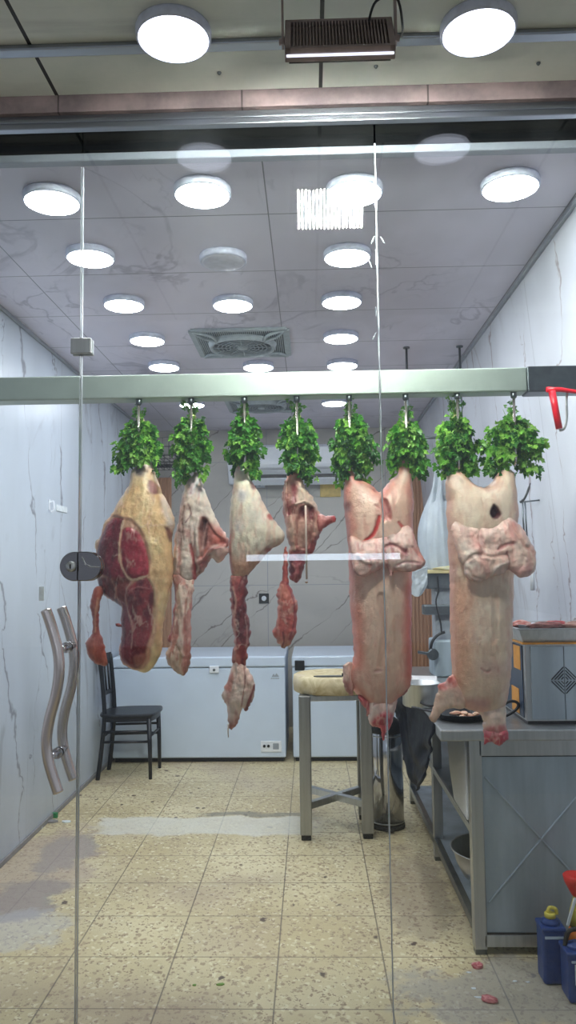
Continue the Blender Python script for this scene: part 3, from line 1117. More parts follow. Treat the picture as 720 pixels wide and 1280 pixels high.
# smaller rod frame farther back
YF = atz(510, 434, ZC).y
fr = thing('rod_frame', (at(544, 547, YF).x, YF, ZC), 'thin dark rod frame hanging from the ceiling behind the carcasses', 'hanging frame')
xs = [at(px, 520, YF).x for px in (510, 577)]
zc_ = at(540, 547, YF).z
for x in xs:
    mb = MB().tube([(x, YF, at(540, 590, YF).z), (x, YF, ZC)], 0.0075, 10)
    mb.lathe([(0.022, 0), (0.022, -0.008)], (x, YF, ZC), 16)
    mb.build('drop_rod', M['steel_dark'], fr)
MB().tube([(xs[0] - 0.05, YF, zc_), (xs[1] + 0.06, YF, zc_)], 0.009, 10).build('crossbar', M['steel_dark'], fr)
for t in (0.3, 0.62):
    x = xs[0] + (xs[1] - xs[0]) * t
    MB().tube([(x, YF, zc_), (x, YF, zc_ - 0.16), (x + 0.015, YF - 0.01, zc_ - 0.19), (x + 0.03, YF - 0.01, zc_ - 0.17)], 0.004, 8).build('hook', M['steel_dark'], fr)

# ------------------------------------------------------------------ meat hooks
HX = [175, 240, 306, 371, 436, 506, 570, 640]
HB = [578, 596, 592, 598, 584, 578, 596, 590]
HN = ['the yellow-fat beef quarter', 'the ragged pale joint beside the beef quarter', 'the smooth pale leg with a long strip', 'the small dark-red joint',
      'the left leg of the pink carcass', 'the right leg of the pink carcass', 'the left leg of the cream carcass', 'the right leg of the cream carcass']
HOOKP = []
for i, px in enumerate(HX):
    top = at(px, 495, YR)
    bot = at(px, HB[i] - 8, YR)
    x, zt_, zl = top.x, zb, bot.z
    YH = YR - 0.022
    hk = thing('meat_hook', (x, YH, zt_), 'thin steel hook rod holding ' + HN[i], 'hook', 'hooks along the steel rail')
    pts = [(x, YH, zt_ + 0.002), (x, YH, zl + 0.02)]
    rr = 0.018
    arc = [(x + 0, YH + rr - rr * math.cos(t), zl + 0.02 - rr * math.sin(t)) for t in [PI * k / 10 for k in range(1, 11)]]
    pts += arc + [(x, YH + 2 * rr + 0.002, zl + 0.045)]
    MB().tube(pts, [0.0048] * (len(pts) - 2) + [0.003, 0.0008], 10).build('rod', M['satin'], hk)
    MB().lathe([(0.011, 0.001), (0.011, -0.018), (0.007, -0.022)], (x, YH, zt_), 16).build('collar', M['steel_dark'], hk)
    HOOKP.append(Vector((x, YH, zl)))

# red handled hook at the right
p = at(697, 515, YR)
rh = thing('handled_hook', at(697, 490, YR), 'steel hook with a red plastic handle hanging at the right end of the rail', 'hook')
a = [at(690, 489, YR - 0.05), at(694, 510, YR - 0.05), at(699, 536, YR - 0.05)]
MB().tube(a, [0.013, 0.012, 0.012], 14).build('grip', M['red_hook'], rh)
MB().tube([at(683, 487, YR - 0.05), at(700, 487, YR - 0.05), at(722, 490, YR - 0.05), at(742, 493, YR - 0.05)], [0.010, 0.009, 0.007, 0.007], 12).build('cross_grip', M['red_hook'], rh)
MB().tube(catmull([at(699, 538, YR - 0.05), at(705, 536, YR - 0.05), at(708.5, 522, YR - 0.05), at(708, 500, YR - 0.05), Vector((at(707.5, 492, YR).x, YR - 0.02, zb + 0.004))], 6, False), 0.0045, 10).build('shank', M['steel'], rh)

# ================================================================== meat
def meat(name, px, py, label, cat='meat', group=None):
    return thing(name, at(px, py, YR), label, cat, group)


G = 'cuts of meat hanging from the rail'
# --- beef quarter
C1 = lambda pts: crop(100, 560, 4.267, pts)
beef = meat('beef_quarter', 175, 585, 'large beef quarter with yellow fat and dark red cut face', 'meat', G)
P1 = C1([(180, 388), (255, 384), (243, 480), (240, 590), (270, 670), (285, 705), (200, 700), (112, 660), (95, 600), (108, 540), (130, 465)])
P2 = C1([(262, 435), (310, 432), (350, 470), (374, 540), (388, 620), (380, 675), (330, 698), (292, 690), (258, 640), (244, 570), (247, 480)])
P3 = C1([(378, 690), (408, 730), (412, 800), (402, 880), (402, 950), (375, 1050), (352, 1130), (310, 1172), (245, 1150), (218, 1100), (228, 1010), (228, 870), (270, 840), (262, 780), (310, 716)])
P4 = C1([(108, 690), (285, 700), (275, 760), (255, 850), (215, 850), (150, 795), (100, 745)])
inflate('body', C1([(298, 95), (330, 66), (372, 62), (400, 130), (440, 240), (496, 350), (506, 410), (492, 480), (497, 640), (490, 720), (470, 830), (442, 950), (440, 1060), (410, 1140), (360, 1196), (310, 1190), (232, 1152), (208, 1090), (222, 1000), (218, 900), (222, 850), (185, 822), (145, 800), (118, 775), (100, 735), (92, 680), (96, 620), (86, 560), (82, 505), (108, 470), (128, 400), (168, 355), (200, 290), (258, 200), (270, 130)]),
        YR, (246, 216, 164), beef, 0.85, 0.8, base2=(230, 188, 138), lump=0.006, lumpscale=16, fibre=((196, 140, 100), 0.4, 0.54), seed=11, maxd=0.15,
        grad=[(610, 578, (196, 176, 168), 0.9)],
        patches=[(C1([(160, 375), (260, 370), (320, 400), (372, 470), (400, 600), (395, 680), (425, 740), (425, 900), (400, 1060), (370, 1150), (310, 1180), (225, 1150), (205, 1060), (215, 880), (120, 790), (80, 700), (85, 560)]), (216, 164, 132), 2, -0.006),
                 (P1, (104, 20, 36), 2.0, 0.004, 1.0, (138, 30, 50)), (P2, (150, 28, 48), 1.6, 0.007, 1.0, (176, 48, 66)), (P3, (108, 24, 38), 2.2, 0.005, 1.0, (150, 48, 54)), (P4, (92, 22, 28), 3.0, -0.004, 1.0, (140, 56, 52)),
                 (C1([(372, 180), (400, 178), (424, 225), (415, 255), (380, 240)]), (150, 92, 96), 2, -0.002, 0.9),
                 (C1([(300, 100), (345, 100), (345, 150), (310, 150)]), (120, 110, 118), 3, -0.004, 0.8),
                 (C1([(440, 260), (505, 400), (495, 440), (470, 400)]), (214, 200, 196), 4, 0.0, 0.7),
                 (C1([(465, 425), (490, 440), (490, 500), (478, 480)]), (110, 40, 40), 2, -0.006, 0.9),
                 (C1([(305, 1105), (365, 1090), (350, 1140), (310, 1160)]), (186, 108, 92), 2, 0.0, 0.8),
                 (C1([(230, 850), (290, 850), (300, 1000), (280, 1120), (225, 1060)]), (120, 26, 48), 4, 0.0, 0.9, (150, 62, 74))],
        strokes=[(C1([(256, 395), (241, 480), (239, 590), (260, 655), (295, 700), (345, 693), (382, 680)]), 1.8, (226, 190, 160), 0.003, 0.9),
                 (C1([(298, 712), (266, 770), (272, 850), (298, 950), (290, 1060)]), 1.6, (206, 150, 138), 0.002, 0.8),
                 (C1([(385, 690), (415, 745), (416, 860), (405, 980)]), 2.2, (228, 190, 150), 0.004, 0.8),
                 (C1([(280, 770), (330, 740), (390, 750)]), 1.2, (196, 120, 118), 0.002, 0.6),
                 (C1([(190, 700), (215, 760), (200, 800)]), 1.6, (206, 140, 120), 0.003, 0.7)])
inflate('hanging_flap', C1([(92, 735), (122, 740), (124, 780), (108, 820), (104, 880), (101, 960), (118, 1010), (133, 1060), (147, 1150), (122, 1162), (70, 1142), (36, 1085), (32, 1035), (64, 990), (66, 900), (54, 840), (72, 760)]),
        YR - 0.03, (176, 88, 66), beef, 1.0, 1.0, base2=(150, 60, 50), lump=0.004, fibre=((140, 44, 40), 0.5, 0.5), seed=12, step=0.0032, streak=0.006,
        grad=[(790, 812, (196, 104, 82), 0.9)], strokes=[(C1([(100, 800), (85, 900), (84, 980)]), 2, (206, 150, 120), 0.003, 0.6)])
inflate('torn_sinew', C1([(185, 940), (200, 934), (224, 945), (222, 955), (196, 952)]), YR - 0.03, (150, 50, 46), beef, 1, 1, lump=0.001, step=0.002, seed=13)

# --- ragged pale joint
C2 = lambda pts: crop(200, 580, 4.74, pts)
j2 = meat('lamb_quarter', 240, 600, 'pale ragged joint with torn open side hanging beside the beef quarter', 'meat', G)
inflate('body', C2([(188, 70), (212, 40), (238, 80), (270, 170), (310, 270), (350, 360), (398, 430), (405, 505), (392, 550), (345, 590), (312, 560), (270, 620), (215, 680), (196, 700), (120, 740), (76, 690), (76, 560), (84, 430), (108, 330), (128, 200), (150, 120)]),
        YR + 0.03, (230, 208, 196), j2, 0.75, 0.75, base2=(226, 206, 192), lump=0.010, lumpscale=26, jitter=0.002, fibre=((196, 116, 108), 0.6, 0.52), seed=21, maxd=0.1, streak=0.004,
        patches=[(C2([(246, 328), (288, 325), (335, 400), (395, 440), (402, 490), (330, 505), (300, 520), (245, 585), (236, 480)]), (140, 62, 58), 3, -0.014, 0.95, (196, 122, 108)),
                 (C2([(246, 345), (285, 340), (292, 420), (270, 500), (246, 520)]), (98, 60, 54), 3, -0.012, 0.85, (150, 110, 100)),
                 (C2([(305, 360), (350, 380), (395, 450), (330, 470), (300, 440)]), (206, 120, 106), 5, 0.006, 0.8),
                 (C2([(310, 490), (400, 490), (395, 560), (330, 560)]), (226, 190, 178), 3, 0.010, 0.8),
                 (C2([(200, 600), (260, 560), (310, 530), (270, 610), (205, 690)]), (120, 38, 40), 3, -0.01, 0.9, (186, 100, 96)),
                 (C2([(110, 200), (150, 190), (150, 460), (105, 440)]), (176, 142, 134), 5, -0.003, 0.7, (150, 112, 108)),
                 (C2([(170, 100), (230, 90), (250, 170), (180, 190)]), (196, 186, 196), 5, 0, 0.6)],
        strokes=[(C2([(190, 480), (205, 560), (210, 620), (205, 690)]), 2.6, (184, 56, 56), -0.005, 0.85), (C2([(235, 330), (225, 420), (235, 540)]), 3, (232, 214, 202), 0.008, 0.8),
                 (C2([(150, 250), (140, 350), (150, 450)]), 1.2, (126, 86, 84), -0.004, 0.7), (C2([(175, 240), (190, 300), (160, 350)]), 1.4, (134, 90, 96), -0.003, 0.7), (C2([(125, 210), (115, 330), (120, 420)]), 1, (136, 98, 94), -0.003, 0.7),
                 (C2([(230, 590), (300, 520), (390, 480)]), 2.5, (214, 150, 142), 0.006, 0.8), (C2([(285, 350), (262, 450), (258, 540)]), 2, (190, 140, 128), 0.006, 0.7)])
inflate('hanging_flap', C2([(76, 640), (130, 640), (198, 690), (192, 800), (186, 950), (186, 1090), (182, 1160), (156, 1240), (112, 1246), (70, 1212), (38, 1170), (40, 1120), (62, 1060), (34, 1052), (62, 1000), (76, 900), (86, 780)]),
        YR + 0.018, (236, 204, 186), j2, 0.8, 0.8, base2=(242, 218, 200), lump=0.011, lumpscale=30, jitter=0.002, fibre=((190, 104, 96), 0.75, 0.5), seed=22, streak=0.006,
        grad=[(800, 822, (206, 176, 152), 0.7)],
        strokes=[(C2([(78, 690), (88, 800), (76, 930), (55, 1050)]), 3.2, (164, 50, 56), 0.0, 0.85), (C2([(120, 720), (140, 900), (120, 1050), (140, 1130)]), 2.6, (232, 206, 188), 0.006, 0.7), (C2([(160, 800), (150, 950), (165, 1080)]), 1.6, (196, 120, 106), -0.004, 0.7),
                 (C2([(100, 1070), (130, 1120), (120, 1190)]), 1.8, (196, 150, 116), -0.004, 0.7), (C2([(178, 1120), (170, 1180), (150, 1230)]), 1.6, (150, 90, 80), -0.003, 0.7)])

# --- smooth pale leg with long strip
C3 = lambda pts: crop(270, 580, 4.5, pts)
C3b = lambda pts: crop(240, 640, 3.6, pts)
j3 = meat('lamb_haunch', 306, 596, 'smooth pale leg tapering to a long dark strip that hangs lowest of the cuts', 'meat', G)
inflate('body', C3([(115, 20), (150, 0), (176, 15), (190, 75), (240, 160), (300, 278), (350, 340), (386, 398), (376, 440), (335, 465), (290, 500), (240, 560), (185, 620), (165, 640), (100, 660), (84, 600), (70, 480), (76, 400), (80, 250), (98, 110)]),
        YR, (238, 222, 200), j3, 0.85, 0.8, base2=(234, 220, 204), lump=0.005, lumpscale=13, fibre=((222, 170, 150), 0.5, 0.56), seed=31, maxd=0.11,
        grad=[(680, 705, (220, 172, 146), 0.85), (600, 584, (196, 176, 184), 0.7)],
        patches=[(C3([(288, 285), (312, 280), (322, 310), (300, 315)]), (196, 50, 44), 2, -0.003, 0.9), (C3([(190, 90), (212, 100), (220, 140), (200, 135)]), (140, 70, 80), 2, -0.004, 0.8),
                 (C3([(130, 150), (175, 170), (160, 220), (130, 200)]), (176, 168, 186), 5, 0, 0.6), (C3([(110, 320), (150, 320), (150, 380), (115, 370)]), (196, 186, 196), 6, 0, 0.5),
                 (C3([(280, 480), (340, 455), (360, 440), (300, 505)]), (150, 40, 40), 2, -0.003, 0.8), (C3([(90, 560), (180, 560), (170, 650), (95, 650)]), (214, 150, 116), 5, 0.002, 0.6, (226, 180, 140))],
        strokes=[(C3([(80, 400), (84, 520), (92, 610)]), 3, (206, 116, 108), 0, 0.7)])
inflate('middle_strip', C3b([(175, 290), (210, 275), (250, 285), (240, 400), (257, 480), (264, 570), (250, 620), (238, 690), (186, 690), (188, 580), (178, 480), (172, 380)]),
        YR - 0.004, (150, 60, 58), j3, 0.9, 0.9, base2=(190, 110, 98), lump=0.010, lumpscale=34, jitter=0.0026, fibre=((96, 20, 28), 0.8, 0.5), seed=32, step=0.003, streak=0.012,
        patches=[(C3b([(205, 440), (250, 440), (255, 600), (235, 670), (205, 620)]), (84, 18, 28), 2, -0.003, 0.85, (140, 50, 54))],
        strokes=[(C3b([(185, 340), (200, 400), (190, 470)]), 2.0, (222, 170, 152), 0.005, 0.8), (C3b([(190, 470), (195, 560), (195, 660)]), 2.0, (206, 140, 126), 0.004, 0.8), (C3b([(225, 300), (215, 370), (235, 450)]), 1.6, (120, 30, 34), -0.004, 0.8), (C3b([(240, 470), (250, 540), (245, 610)]), 1.2, (206, 150, 140), 0.003, 0.6)])
inflate('shank_end', C3b([(192, 640), (222, 650), (236, 680), (262, 720), (286, 780), (272, 840), (248, 895), (232, 892), (225, 880), (210, 940), (182, 980), (166, 965), (160, 880), (134, 830), (148, 790), (172, 720)]),
        YR - 0.002, (242, 214, 198), j3, 0.8, 0.8, base2=(236, 200, 184), lump=0.011, lumpscale=30, jitter=0.002, fibre=((200, 120, 108), 0.5, 0.54), seed=33, step=0.003,
        grad=[(890, 908, (176, 84, 78), 0.8)],
        patches=[(C3b([(150, 790), (178, 720), (190, 740), (182, 800)]), (198, 120, 104), 2, 0, 0.8)],
        strokes=[(C3b([(282, 780), (262, 840), (242, 890)]), 2.4, (134, 30, 44), 0.0, 0.9), (C3b([(235, 690), (240, 760), (225, 870)]), 1.5, (170, 100, 92), -0.005, 0.7), (C3b([(195, 660), (205, 720), (190, 790)]), 1.5, (240, 214, 200), 0.004, 0.7)])
q = [at(286, 905, YR), at(285, 912, YR), at(285.5, 922, YR)]
MB().tube(q, [0.004, 0.0025, 0.0015], 8).build('sinew', M['bone'], j3)

# --- small dark red joint
j4 = meat('lamb_shoulder', 371, 604, 'small dark red joint with a bony stump and a dangling cord', 'meat', G)
inflate('body', C3([(408, 60), (440, 45), (482, 78), (502, 130), (550, 200), (582, 268), (600, 292), (598, 370), (580, 410), (550, 490), (502, 525), (498, 570), (462, 662), (435, 660), (412, 636), (408, 540), (410, 480), (395, 380), (380, 270), (372, 170), (385, 110)]),
        YR, (196, 138, 124), j4, 0.75, 0.75, base2=(214, 170, 150), lump=0.010, lumpscale=30, jitter=0.002, fibre=((140, 40, 48), 0.7, 0.5), seed=41, maxd=0.08, step=0.003, streak=0.005,
        patches=[(C3([(480, 85), (502, 130), (550, 205), (575, 265), (520, 240), (470, 215), (455, 150)]), (222, 200, 178), 3, 0.003, 0.9),
                 (C3([(470, 250), (550, 235), (560, 300), (540, 420), (505, 490), (450, 470), (445, 380)]), (196, 150, 132), 4, -0.012, 0.9, (160, 100, 88)),
                 (C3([(470, 255), (500, 255), (505, 290), (478, 300)]), (104, 24, 32), 2, -0.006, 0.9), (C3([(525, 240), (552, 250), (548, 310), (522, 300)]), (120, 34, 42), 2, -0.006, 0.9),
                 (C3([(425, 130), (460, 120), (450, 210), (425, 230)]), (130, 30, 46), 3, -0.004, 0.85),
                 (C3([(540, 430), (590, 390), (560, 490), (510, 510)]), (112, 28, 36), 2.5, 0, 0.9, (170, 80, 80)),
                 (C3([(408, 520), (500, 500), (495, 570), (460, 660), (415, 630)]), (110, 28, 40), 3, 0.004, 0.9, (160, 70, 78))],
        strokes=[(C3([(390, 120), (385, 220), (400, 340), (420, 480)]), 1.6, (224, 180, 168), 0.004, 0.7), (C3([(405, 100), (402, 220), (412, 300)]), 1.2, (130, 50, 56), -0.003, 0.8), (C3([(420, 300), (430, 400), (440, 480)]), 3, (222, 184, 162), 0.006, 0.8), (C3([(450, 230), (500, 215), (550, 240)]), 2, (230, 200, 180), 0.005, 0.8),
                 (C3([(430, 560), (450, 600), (440, 650)]), 1.2, (200, 130, 120), 0.002, 0.6)])
inflate('bone_stump', C3([(570, 285), (620, 290), (655, 288), (674, 298), (672, 324), (640, 340), (610, 362), (580, 380), (565, 340)]), YR - 0.02, (206, 140, 130), j4, 0.9, 0.9, base2=(190, 104, 100), lump=0.004, lumpscale=40, fibre=((160, 50, 56), 0.6, 0.5), seed=42, step=0.0026,
        patches=[(C3([(650, 290), (676, 296), (672, 320), (655, 315)]), (176, 50, 60), 2, 0, 0.8)])
inflate('hanging_flap', C3b([(416, 160), (428, 170), (430, 250), (440, 330), (462, 380), (476, 420), (466, 540), (440, 592), (410, 616), (386, 580), (364, 546), (382, 480), (386, 420), (380, 360), (400, 310), (410, 240)]),
        YR - 0.01, (214, 120, 100), j4, 0.8, 0.8, base2=(196, 92, 80), lump=0.007, lumpscale=30, jitter=0.002, fibre=((160, 50, 52), 0.5, 0.52), seed=43, step=0.003, streak=0.004,
        grad=[(790, 806, (206, 150, 120), 0.6)],
        strokes=[(C3b([(430, 320), (458, 400), (462, 480), (440, 570)]), 2.2, (150, 44, 56), 0.002, 0.8), (C3b([(405, 330), (395, 420), (385, 520)]), 2, (230, 150, 128), 0.003, 0.7), (C3b([(410, 540), (415, 580), (405, 605)]), 2, (120, 40, 44), -0.003, 0.8), (C3b([(400, 470), (440, 480)]), 1.6, (176, 80, 84), 0.002, 0.6)])
q = [at(382, 632, YR - 0.075), at(382.4, 660, YR - 0.085), at(383, 690, YR - 0.08), at(383.4, 724, YR - 0.055)]
MB().tube(q, 0.0036, 8).build('cord', M['bone'], j4)
MB().tube([at(383, 727, YR - 0.055), at(383.5, 729, YR - 0.055)], [0.006, 0.003], 8).build('cord_knot', M['wood_slat'], j4)

# --- carcass, pink
C5 = lambda pts: crop(400, 560, 4.5, pts)
C5b = lambda pts: crop(400, 740, 4.5, pts)
c1 = meat('sheep_carcass', 474, 590, 'whole pinkish sheep carcass with red slashes hanging over the chopping block', 'carcass', 'whole carcasses at the right end of the rail')
inflate('body', C5([(143, 95), (158, 84), (176, 100), (200, 160), (290, 208), (335, 246), (400, 180), (440, 138), (452, 60), (470, 48), (488, 60), (512, 150), (525, 280), (524, 420), (520, 560), (518, 700), (516, 860)]) + C5b([(516, 150), (516, 250), (520, 420), (512, 500), (490, 560), (440, 600), (420, 650), (330, 660), (262, 640), (225, 590), (200, 570), (160, 500), (150, 440), (180, 400), (190, 300), (176, 150)]) + C5([(165, 810), (163, 700), (158, 560), (145, 420), (133, 300), (140, 180)]),
        YR, (248, 206, 184), c1, 1.05, 0.95, base2=(232, 188, 166), lump=0.004, lumpscale=10, fibre=((226, 150, 132), 0.4, 0.54), marb=0.12, seed=51, maxd=0.12, edge=(226, 128, 112), edge_w=0.045,
        grad=[(620, 588, (226, 206, 190), 0.85)],
        patches=[(C5([(140, 310), (170, 315), (165, 360), (145, 355)]), (134, 70, 74), 3, -0.004, 0.8), (C5b([(225, 0), (420, 0), (420, 400), (250, 380)]), (236, 206, 180), 25, 0, 0.5), (C5b([(470, 0), (520, 0), (520, 400), (470, 400)]), (222, 104, 100), 8, 0, 0.75), (C5b([(180, 100), (240, 120), (230, 380), (190, 380)]), (228, 132, 108), 10, 0, 0.7),
                 (C5([(330, 300), (372, 300), (395, 410), (365, 420), (340, 400)]), (150, 40, 46), 2, -0.014, 0.85, (220, 150, 140)),
                 (C5b([(470, 560), (505, 540), (500, 580), (440, 640), (425, 640)]), (176, 30, 44), 2, 0, 0.95)],
        strokes=[(C5([(345, 250), (342, 300), (348, 420)]), 2.0, (206, 120, 112), -0.008, 0.8), (C5([(322, 395), (312, 440), (290, 490), (250, 525)]), 3.0, (222, 52, 48), -0.006, 0.95), (C5([(430, 425), (470, 475), (512, 522)]), 2.4, (226, 70, 66), -0.005, 0.9), (C5([(300, 330), (318, 345)]), 2, (214, 110, 100), -0.003, 0.7),
                 (C5b([(330, 20), (350, 200), (330, 400)]), 5, (226, 176, 150), -0.006, 0.5), (C5b([(300, 430), (330, 425)]), 3, (214, 150, 146), -0.003, 0.6)])
inflate('belly_flap', C5([(170, 490), (240, 520), (300, 500), (370, 480), (430, 450), (480, 430), (520, 450), (548, 540), (575, 610), (592, 645), (560, 680), (490, 700), (425, 688), (400, 720), (385, 710), (370, 668), (300, 700), (240, 726), (195, 702), (178, 640), (165, 540)]),
        YR - 0.09, (246, 216, 204), c1, 0.6, 0.5, lean=0.3, base2=(232, 190, 176), lump=0.010, lumpscale=26, fibre=((222, 140, 132), 0.5, 0.54), seed=52, maxd=0.06, edge=(226, 166, 156), edge_w=0.02,
        patches=[(C5([(262, 625), (285, 622), (290, 665), (270, 670)]), (196, 90, 90), 3, -0.008, 0.85), (C5([(460, 570), (495, 570), (490, 605), (465, 605)]), (150, 50, 64), 3, -0.01, 0.85)],
        strokes=[(C5([(360, 560), (400, 545), (440, 560), (470, 590)]), 2.4, (206, 130, 128), -0.01, 0.7), (C5([(355, 580), (370, 640), (395, 700)]), 2.4, (206, 140, 132), -0.009, 0.7), (C5([(520, 560), (560, 610), (590, 645)]), 2.4, (206, 120, 112), -0.006, 0.7), (C5([(430, 660), (480, 640), (560, 650)]), 2, (216, 150, 142), -0.006, 0.6), (C5([(385, 510), (400, 560), (410, 610)]), 2, (196, 120, 126), -0.006, 0.6), (C5([(205, 600), (250, 640), (300, 640)]), 3, (244, 220, 206), 0.006, 0.6)])
inflate('neck', C5b([(275, 590), (350, 570), (432, 590), (428, 640), (404, 740), (380, 765), (330, 762), (285, 748), (272, 700)]), YR - 0.02, (240, 214, 202), c1, 1.0, 1.0, base2=(234, 190, 180), lump=0.004, lumpscale=30, seed=53, step=0.003,
        patches=[(C5b([(310, 690), (360, 664), (405, 680), (404, 745), (330, 768), (285, 745)]), (186, 32, 56), 3, 0.003, 0.95, (226, 110, 120))],
        strokes=[(C5b([(300, 630), (340, 610), (400, 620)]), 2, (230, 170, 160), -0.004, 0.6)])
inflate('neck_end', C5b([(300, 720), (350, 700), (398, 730), (392, 770), (366, 800), (364, 832), (350, 828), (340, 770), (300, 750)]), YR - 0.035, (190, 34, 54), c1, 0.8, 0.8, base2=(214, 90, 100), lump=0.008, lumpscale=60, seed=54, step=0.0026)
inflate('cut_shoulder', C5b([(215, 575), (262, 600), (284, 640), (276, 690), (262, 700), (258, 660), (240, 640), (222, 610)]), YR - 0.03, (186, 44, 52), c1, 0.8, 0.8, base2=(220, 120, 120), lump=0.006, lumpscale=50, seed=55, step=0.0026)
inflate('leg_stump', C5b([(130, 415), (185, 405), (190, 560), (176, 585), (150, 560), (132, 520)]), YR - 0.02, (238, 196, 180), c1, 0.7, 0.7, base2=(226, 176, 164), lump=0.005, lumpscale=40, seed=56, step=0.003,
        patches=[(C5b([(132, 500), (160, 510), (176, 570), (150, 560)]), (150, 80, 76), 3, -0.005, 0.7)])

# --- carcass, cream
C6 = lambda pts: crop(520, 560, 3.6, pts)
C6b = lambda pts: crop(520, 740, 3.6, pts)
c2 = meat('sheep_carcass', 605, 590, 'whole cream coloured sheep carcass hanging before the steel counter', 'carcass', 'whole carcasses at the right end of the rail')
inflate('body', C6([(138, 122), (165, 112), (200, 98), (238, 138), (290, 176), (330, 166), (375, 108), (410, 96), (440, 112), (455, 200), (460, 300), (452, 420), (446, 520), (440, 600), (437, 680)]) + C6b([(437, 100), (432, 250), (430, 350), (420, 430), (408, 500), (380, 540), (310, 560), (275, 540), (225, 525), (190, 500), (165, 420), (162, 370), (156, 250), (152, 100)]) + C6([(152, 640), (150, 560), (140, 350), (134, 200)]),
        YR, (244, 220, 198), c2, 1.05, 0.95, base2=(232, 204, 180), lump=0.004, lumpscale=10, fibre=((228, 178, 152), 0.35, 0.54), marb=0.12, seed=61, maxd=0.12, edge=(226, 176, 156), edge_w=0.03,
        patches=[(C6b([(150, 0), (230, 0), (220, 380), (165, 380)]), (240, 178, 146), 14, 0, 0.75), (C6b([(200, 470), (300, 470), (300, 540), (230, 525)]), (214, 150, 150), 6, 0, 0.7), (C6b([(270, 300), (380, 310), (370, 360), (280, 350)]), (206, 170, 168), 10, 0, 0.5), (C6([(140, 130), (190, 120), (190, 180), (150, 190)]), (206, 178, 162), 6, -0.003, 0.6), (C6([(308, 292), (328, 258), (362, 300), (344, 326), (316, 324)]), (84, 20, 32), 1.4, -0.03, 0.97)],
        strokes=[(C6b([(270, 330), (295, 348), (310, 342)]), 1.6, (196, 140, 136), -0.003, 0.7), (C6b([(330, 20), (335, 200)]), 5, (222, 190, 166), -0.005, 0.4), (C6([(150, 140), (180, 130), (200, 160)]), 2, (186, 150, 140), -0.003, 0.5)])
inflate('belly_flap', C6([(190, 330), (240, 350), (290, 345), (335, 352), (372, 330), (410, 300), (450, 325), (492, 370), (516, 420), (538, 470), (530, 545), (505, 575), (460, 582), (428, 560), (405, 548), (380, 570), (330, 580), (300, 598), (255, 602), (215, 572), (212, 535), (195, 510), (180, 450), (160, 370), (180, 325)]),
        YR - 0.09, (246, 220, 206), c2, 0.6, 0.5, lean=0.2, base2=(236, 200, 184), lump=0.011, lumpscale=22, fibre=((232, 160, 148), 0.45, 0.54), seed=62, maxd=0.07,
        patches=[(C6([(420, 330), (450, 340), (440, 420), (410, 400)]), (236, 150, 142), 5, -0.004, 0.6), (C6([(240, 390), (290, 400), (280, 460), (245, 450)]), (236, 160, 148), 6, -0.004, 0.6), (C6([(420, 540), (500, 530), (495, 572), (440, 578)]), (230, 160, 156), 4, 0, 0.6)],
        strokes=[(C6([(290, 290), (285, 400), (290, 480)]), 3, (224, 170, 158), -0.006, 0.7), (C6([(210, 520), (260, 480), (330, 490), (400, 480)]), 2.6, (222, 180, 164), -0.005, 0.7), (C6([(400, 290), (430, 360), (480, 440), (520, 470)]), 2.6, (230, 176, 164), -0.005, 0.7), (C6([(400, 470), (410, 520), (405, 548)]), 2.4, (204, 146, 136), -0.006, 0.8),
                 (C6([(360, 460), (390, 440), (430, 430)]), 3, (234, 150, 146), -0.006, 0.6), (C6([(230, 545), (250, 580), (300, 590)]), 2.2, (206, 166, 148), -0.008, 0.6), (C6([(330, 575), (350, 540), (390, 520)]), 2.4, (246, 228, 214), 0.006, 0.6)])
inflate('neck', C6b([(290, 500), (395, 500), (404, 590), (412, 640), (360, 660), (306, 640), (300, 580)]), YR - 0.015, (240, 218, 198), c2, 1.0, 1.0, base2=(236, 206, 190), lump=0.004, seed=63, step=0.003,
        patches=[(C6b([(300, 615), (340, 590), (410, 600), (415, 650), (310, 650)]), (196, 90, 100), 4, 0, 0.8, (226, 160, 156))])
inflate('neck_end', C6b([(306, 630), (350, 612), (405, 620), (420, 655), (405, 672), (370, 692), (345, 676), (318, 682), (304, 694), (308, 660)]), YR - 0.03, (196, 70, 88), c2, 0.9, 0.9, base2=(226, 140, 146), lump=0.008, lumpscale=60, seed=64, step=0.0026)
inflate('foreleg', C6b([(190, 410), (225, 450), (222, 520), (150, 525), (118, 545), (100, 570), (84, 586), (58, 566), (72, 530), (88, 470), (100, 445), (98, 420), (130, 400), (165, 370)]), YR - 0.03, (236, 204, 184), c2, 0.7, 0.7, base2=(230, 190, 170), lump=0.005, lumpscale=30, seed=65, step=0.003, maxd=0.05,
        patches=[(C6b([(100, 415), (160, 375), (182, 400), (160, 430), (110, 440)]), (206, 70, 72), 3, -0.004, 0.85, (236, 170, 160))])

# ================================================================== parsley
LEAF_C = [(56, 120, 38), (80, 146, 46), (110, 168, 56), (136, 186, 76), (40, 92, 34), (66, 130, 42)]
LEAFLET = [(0, 0), (0.20, 0.14), (0.46, 0.16), (0.38, 0.36), (0.56, 0.52), (0.30, 0.62), (0.22, 0.84), (0.0, 1.0), (-0.22, 0.84), (-0.30, 0.62), (-0.56, 0.52), (-0.38, 0.36), (-0.46, 0.16), (-0.20, 0.14)]


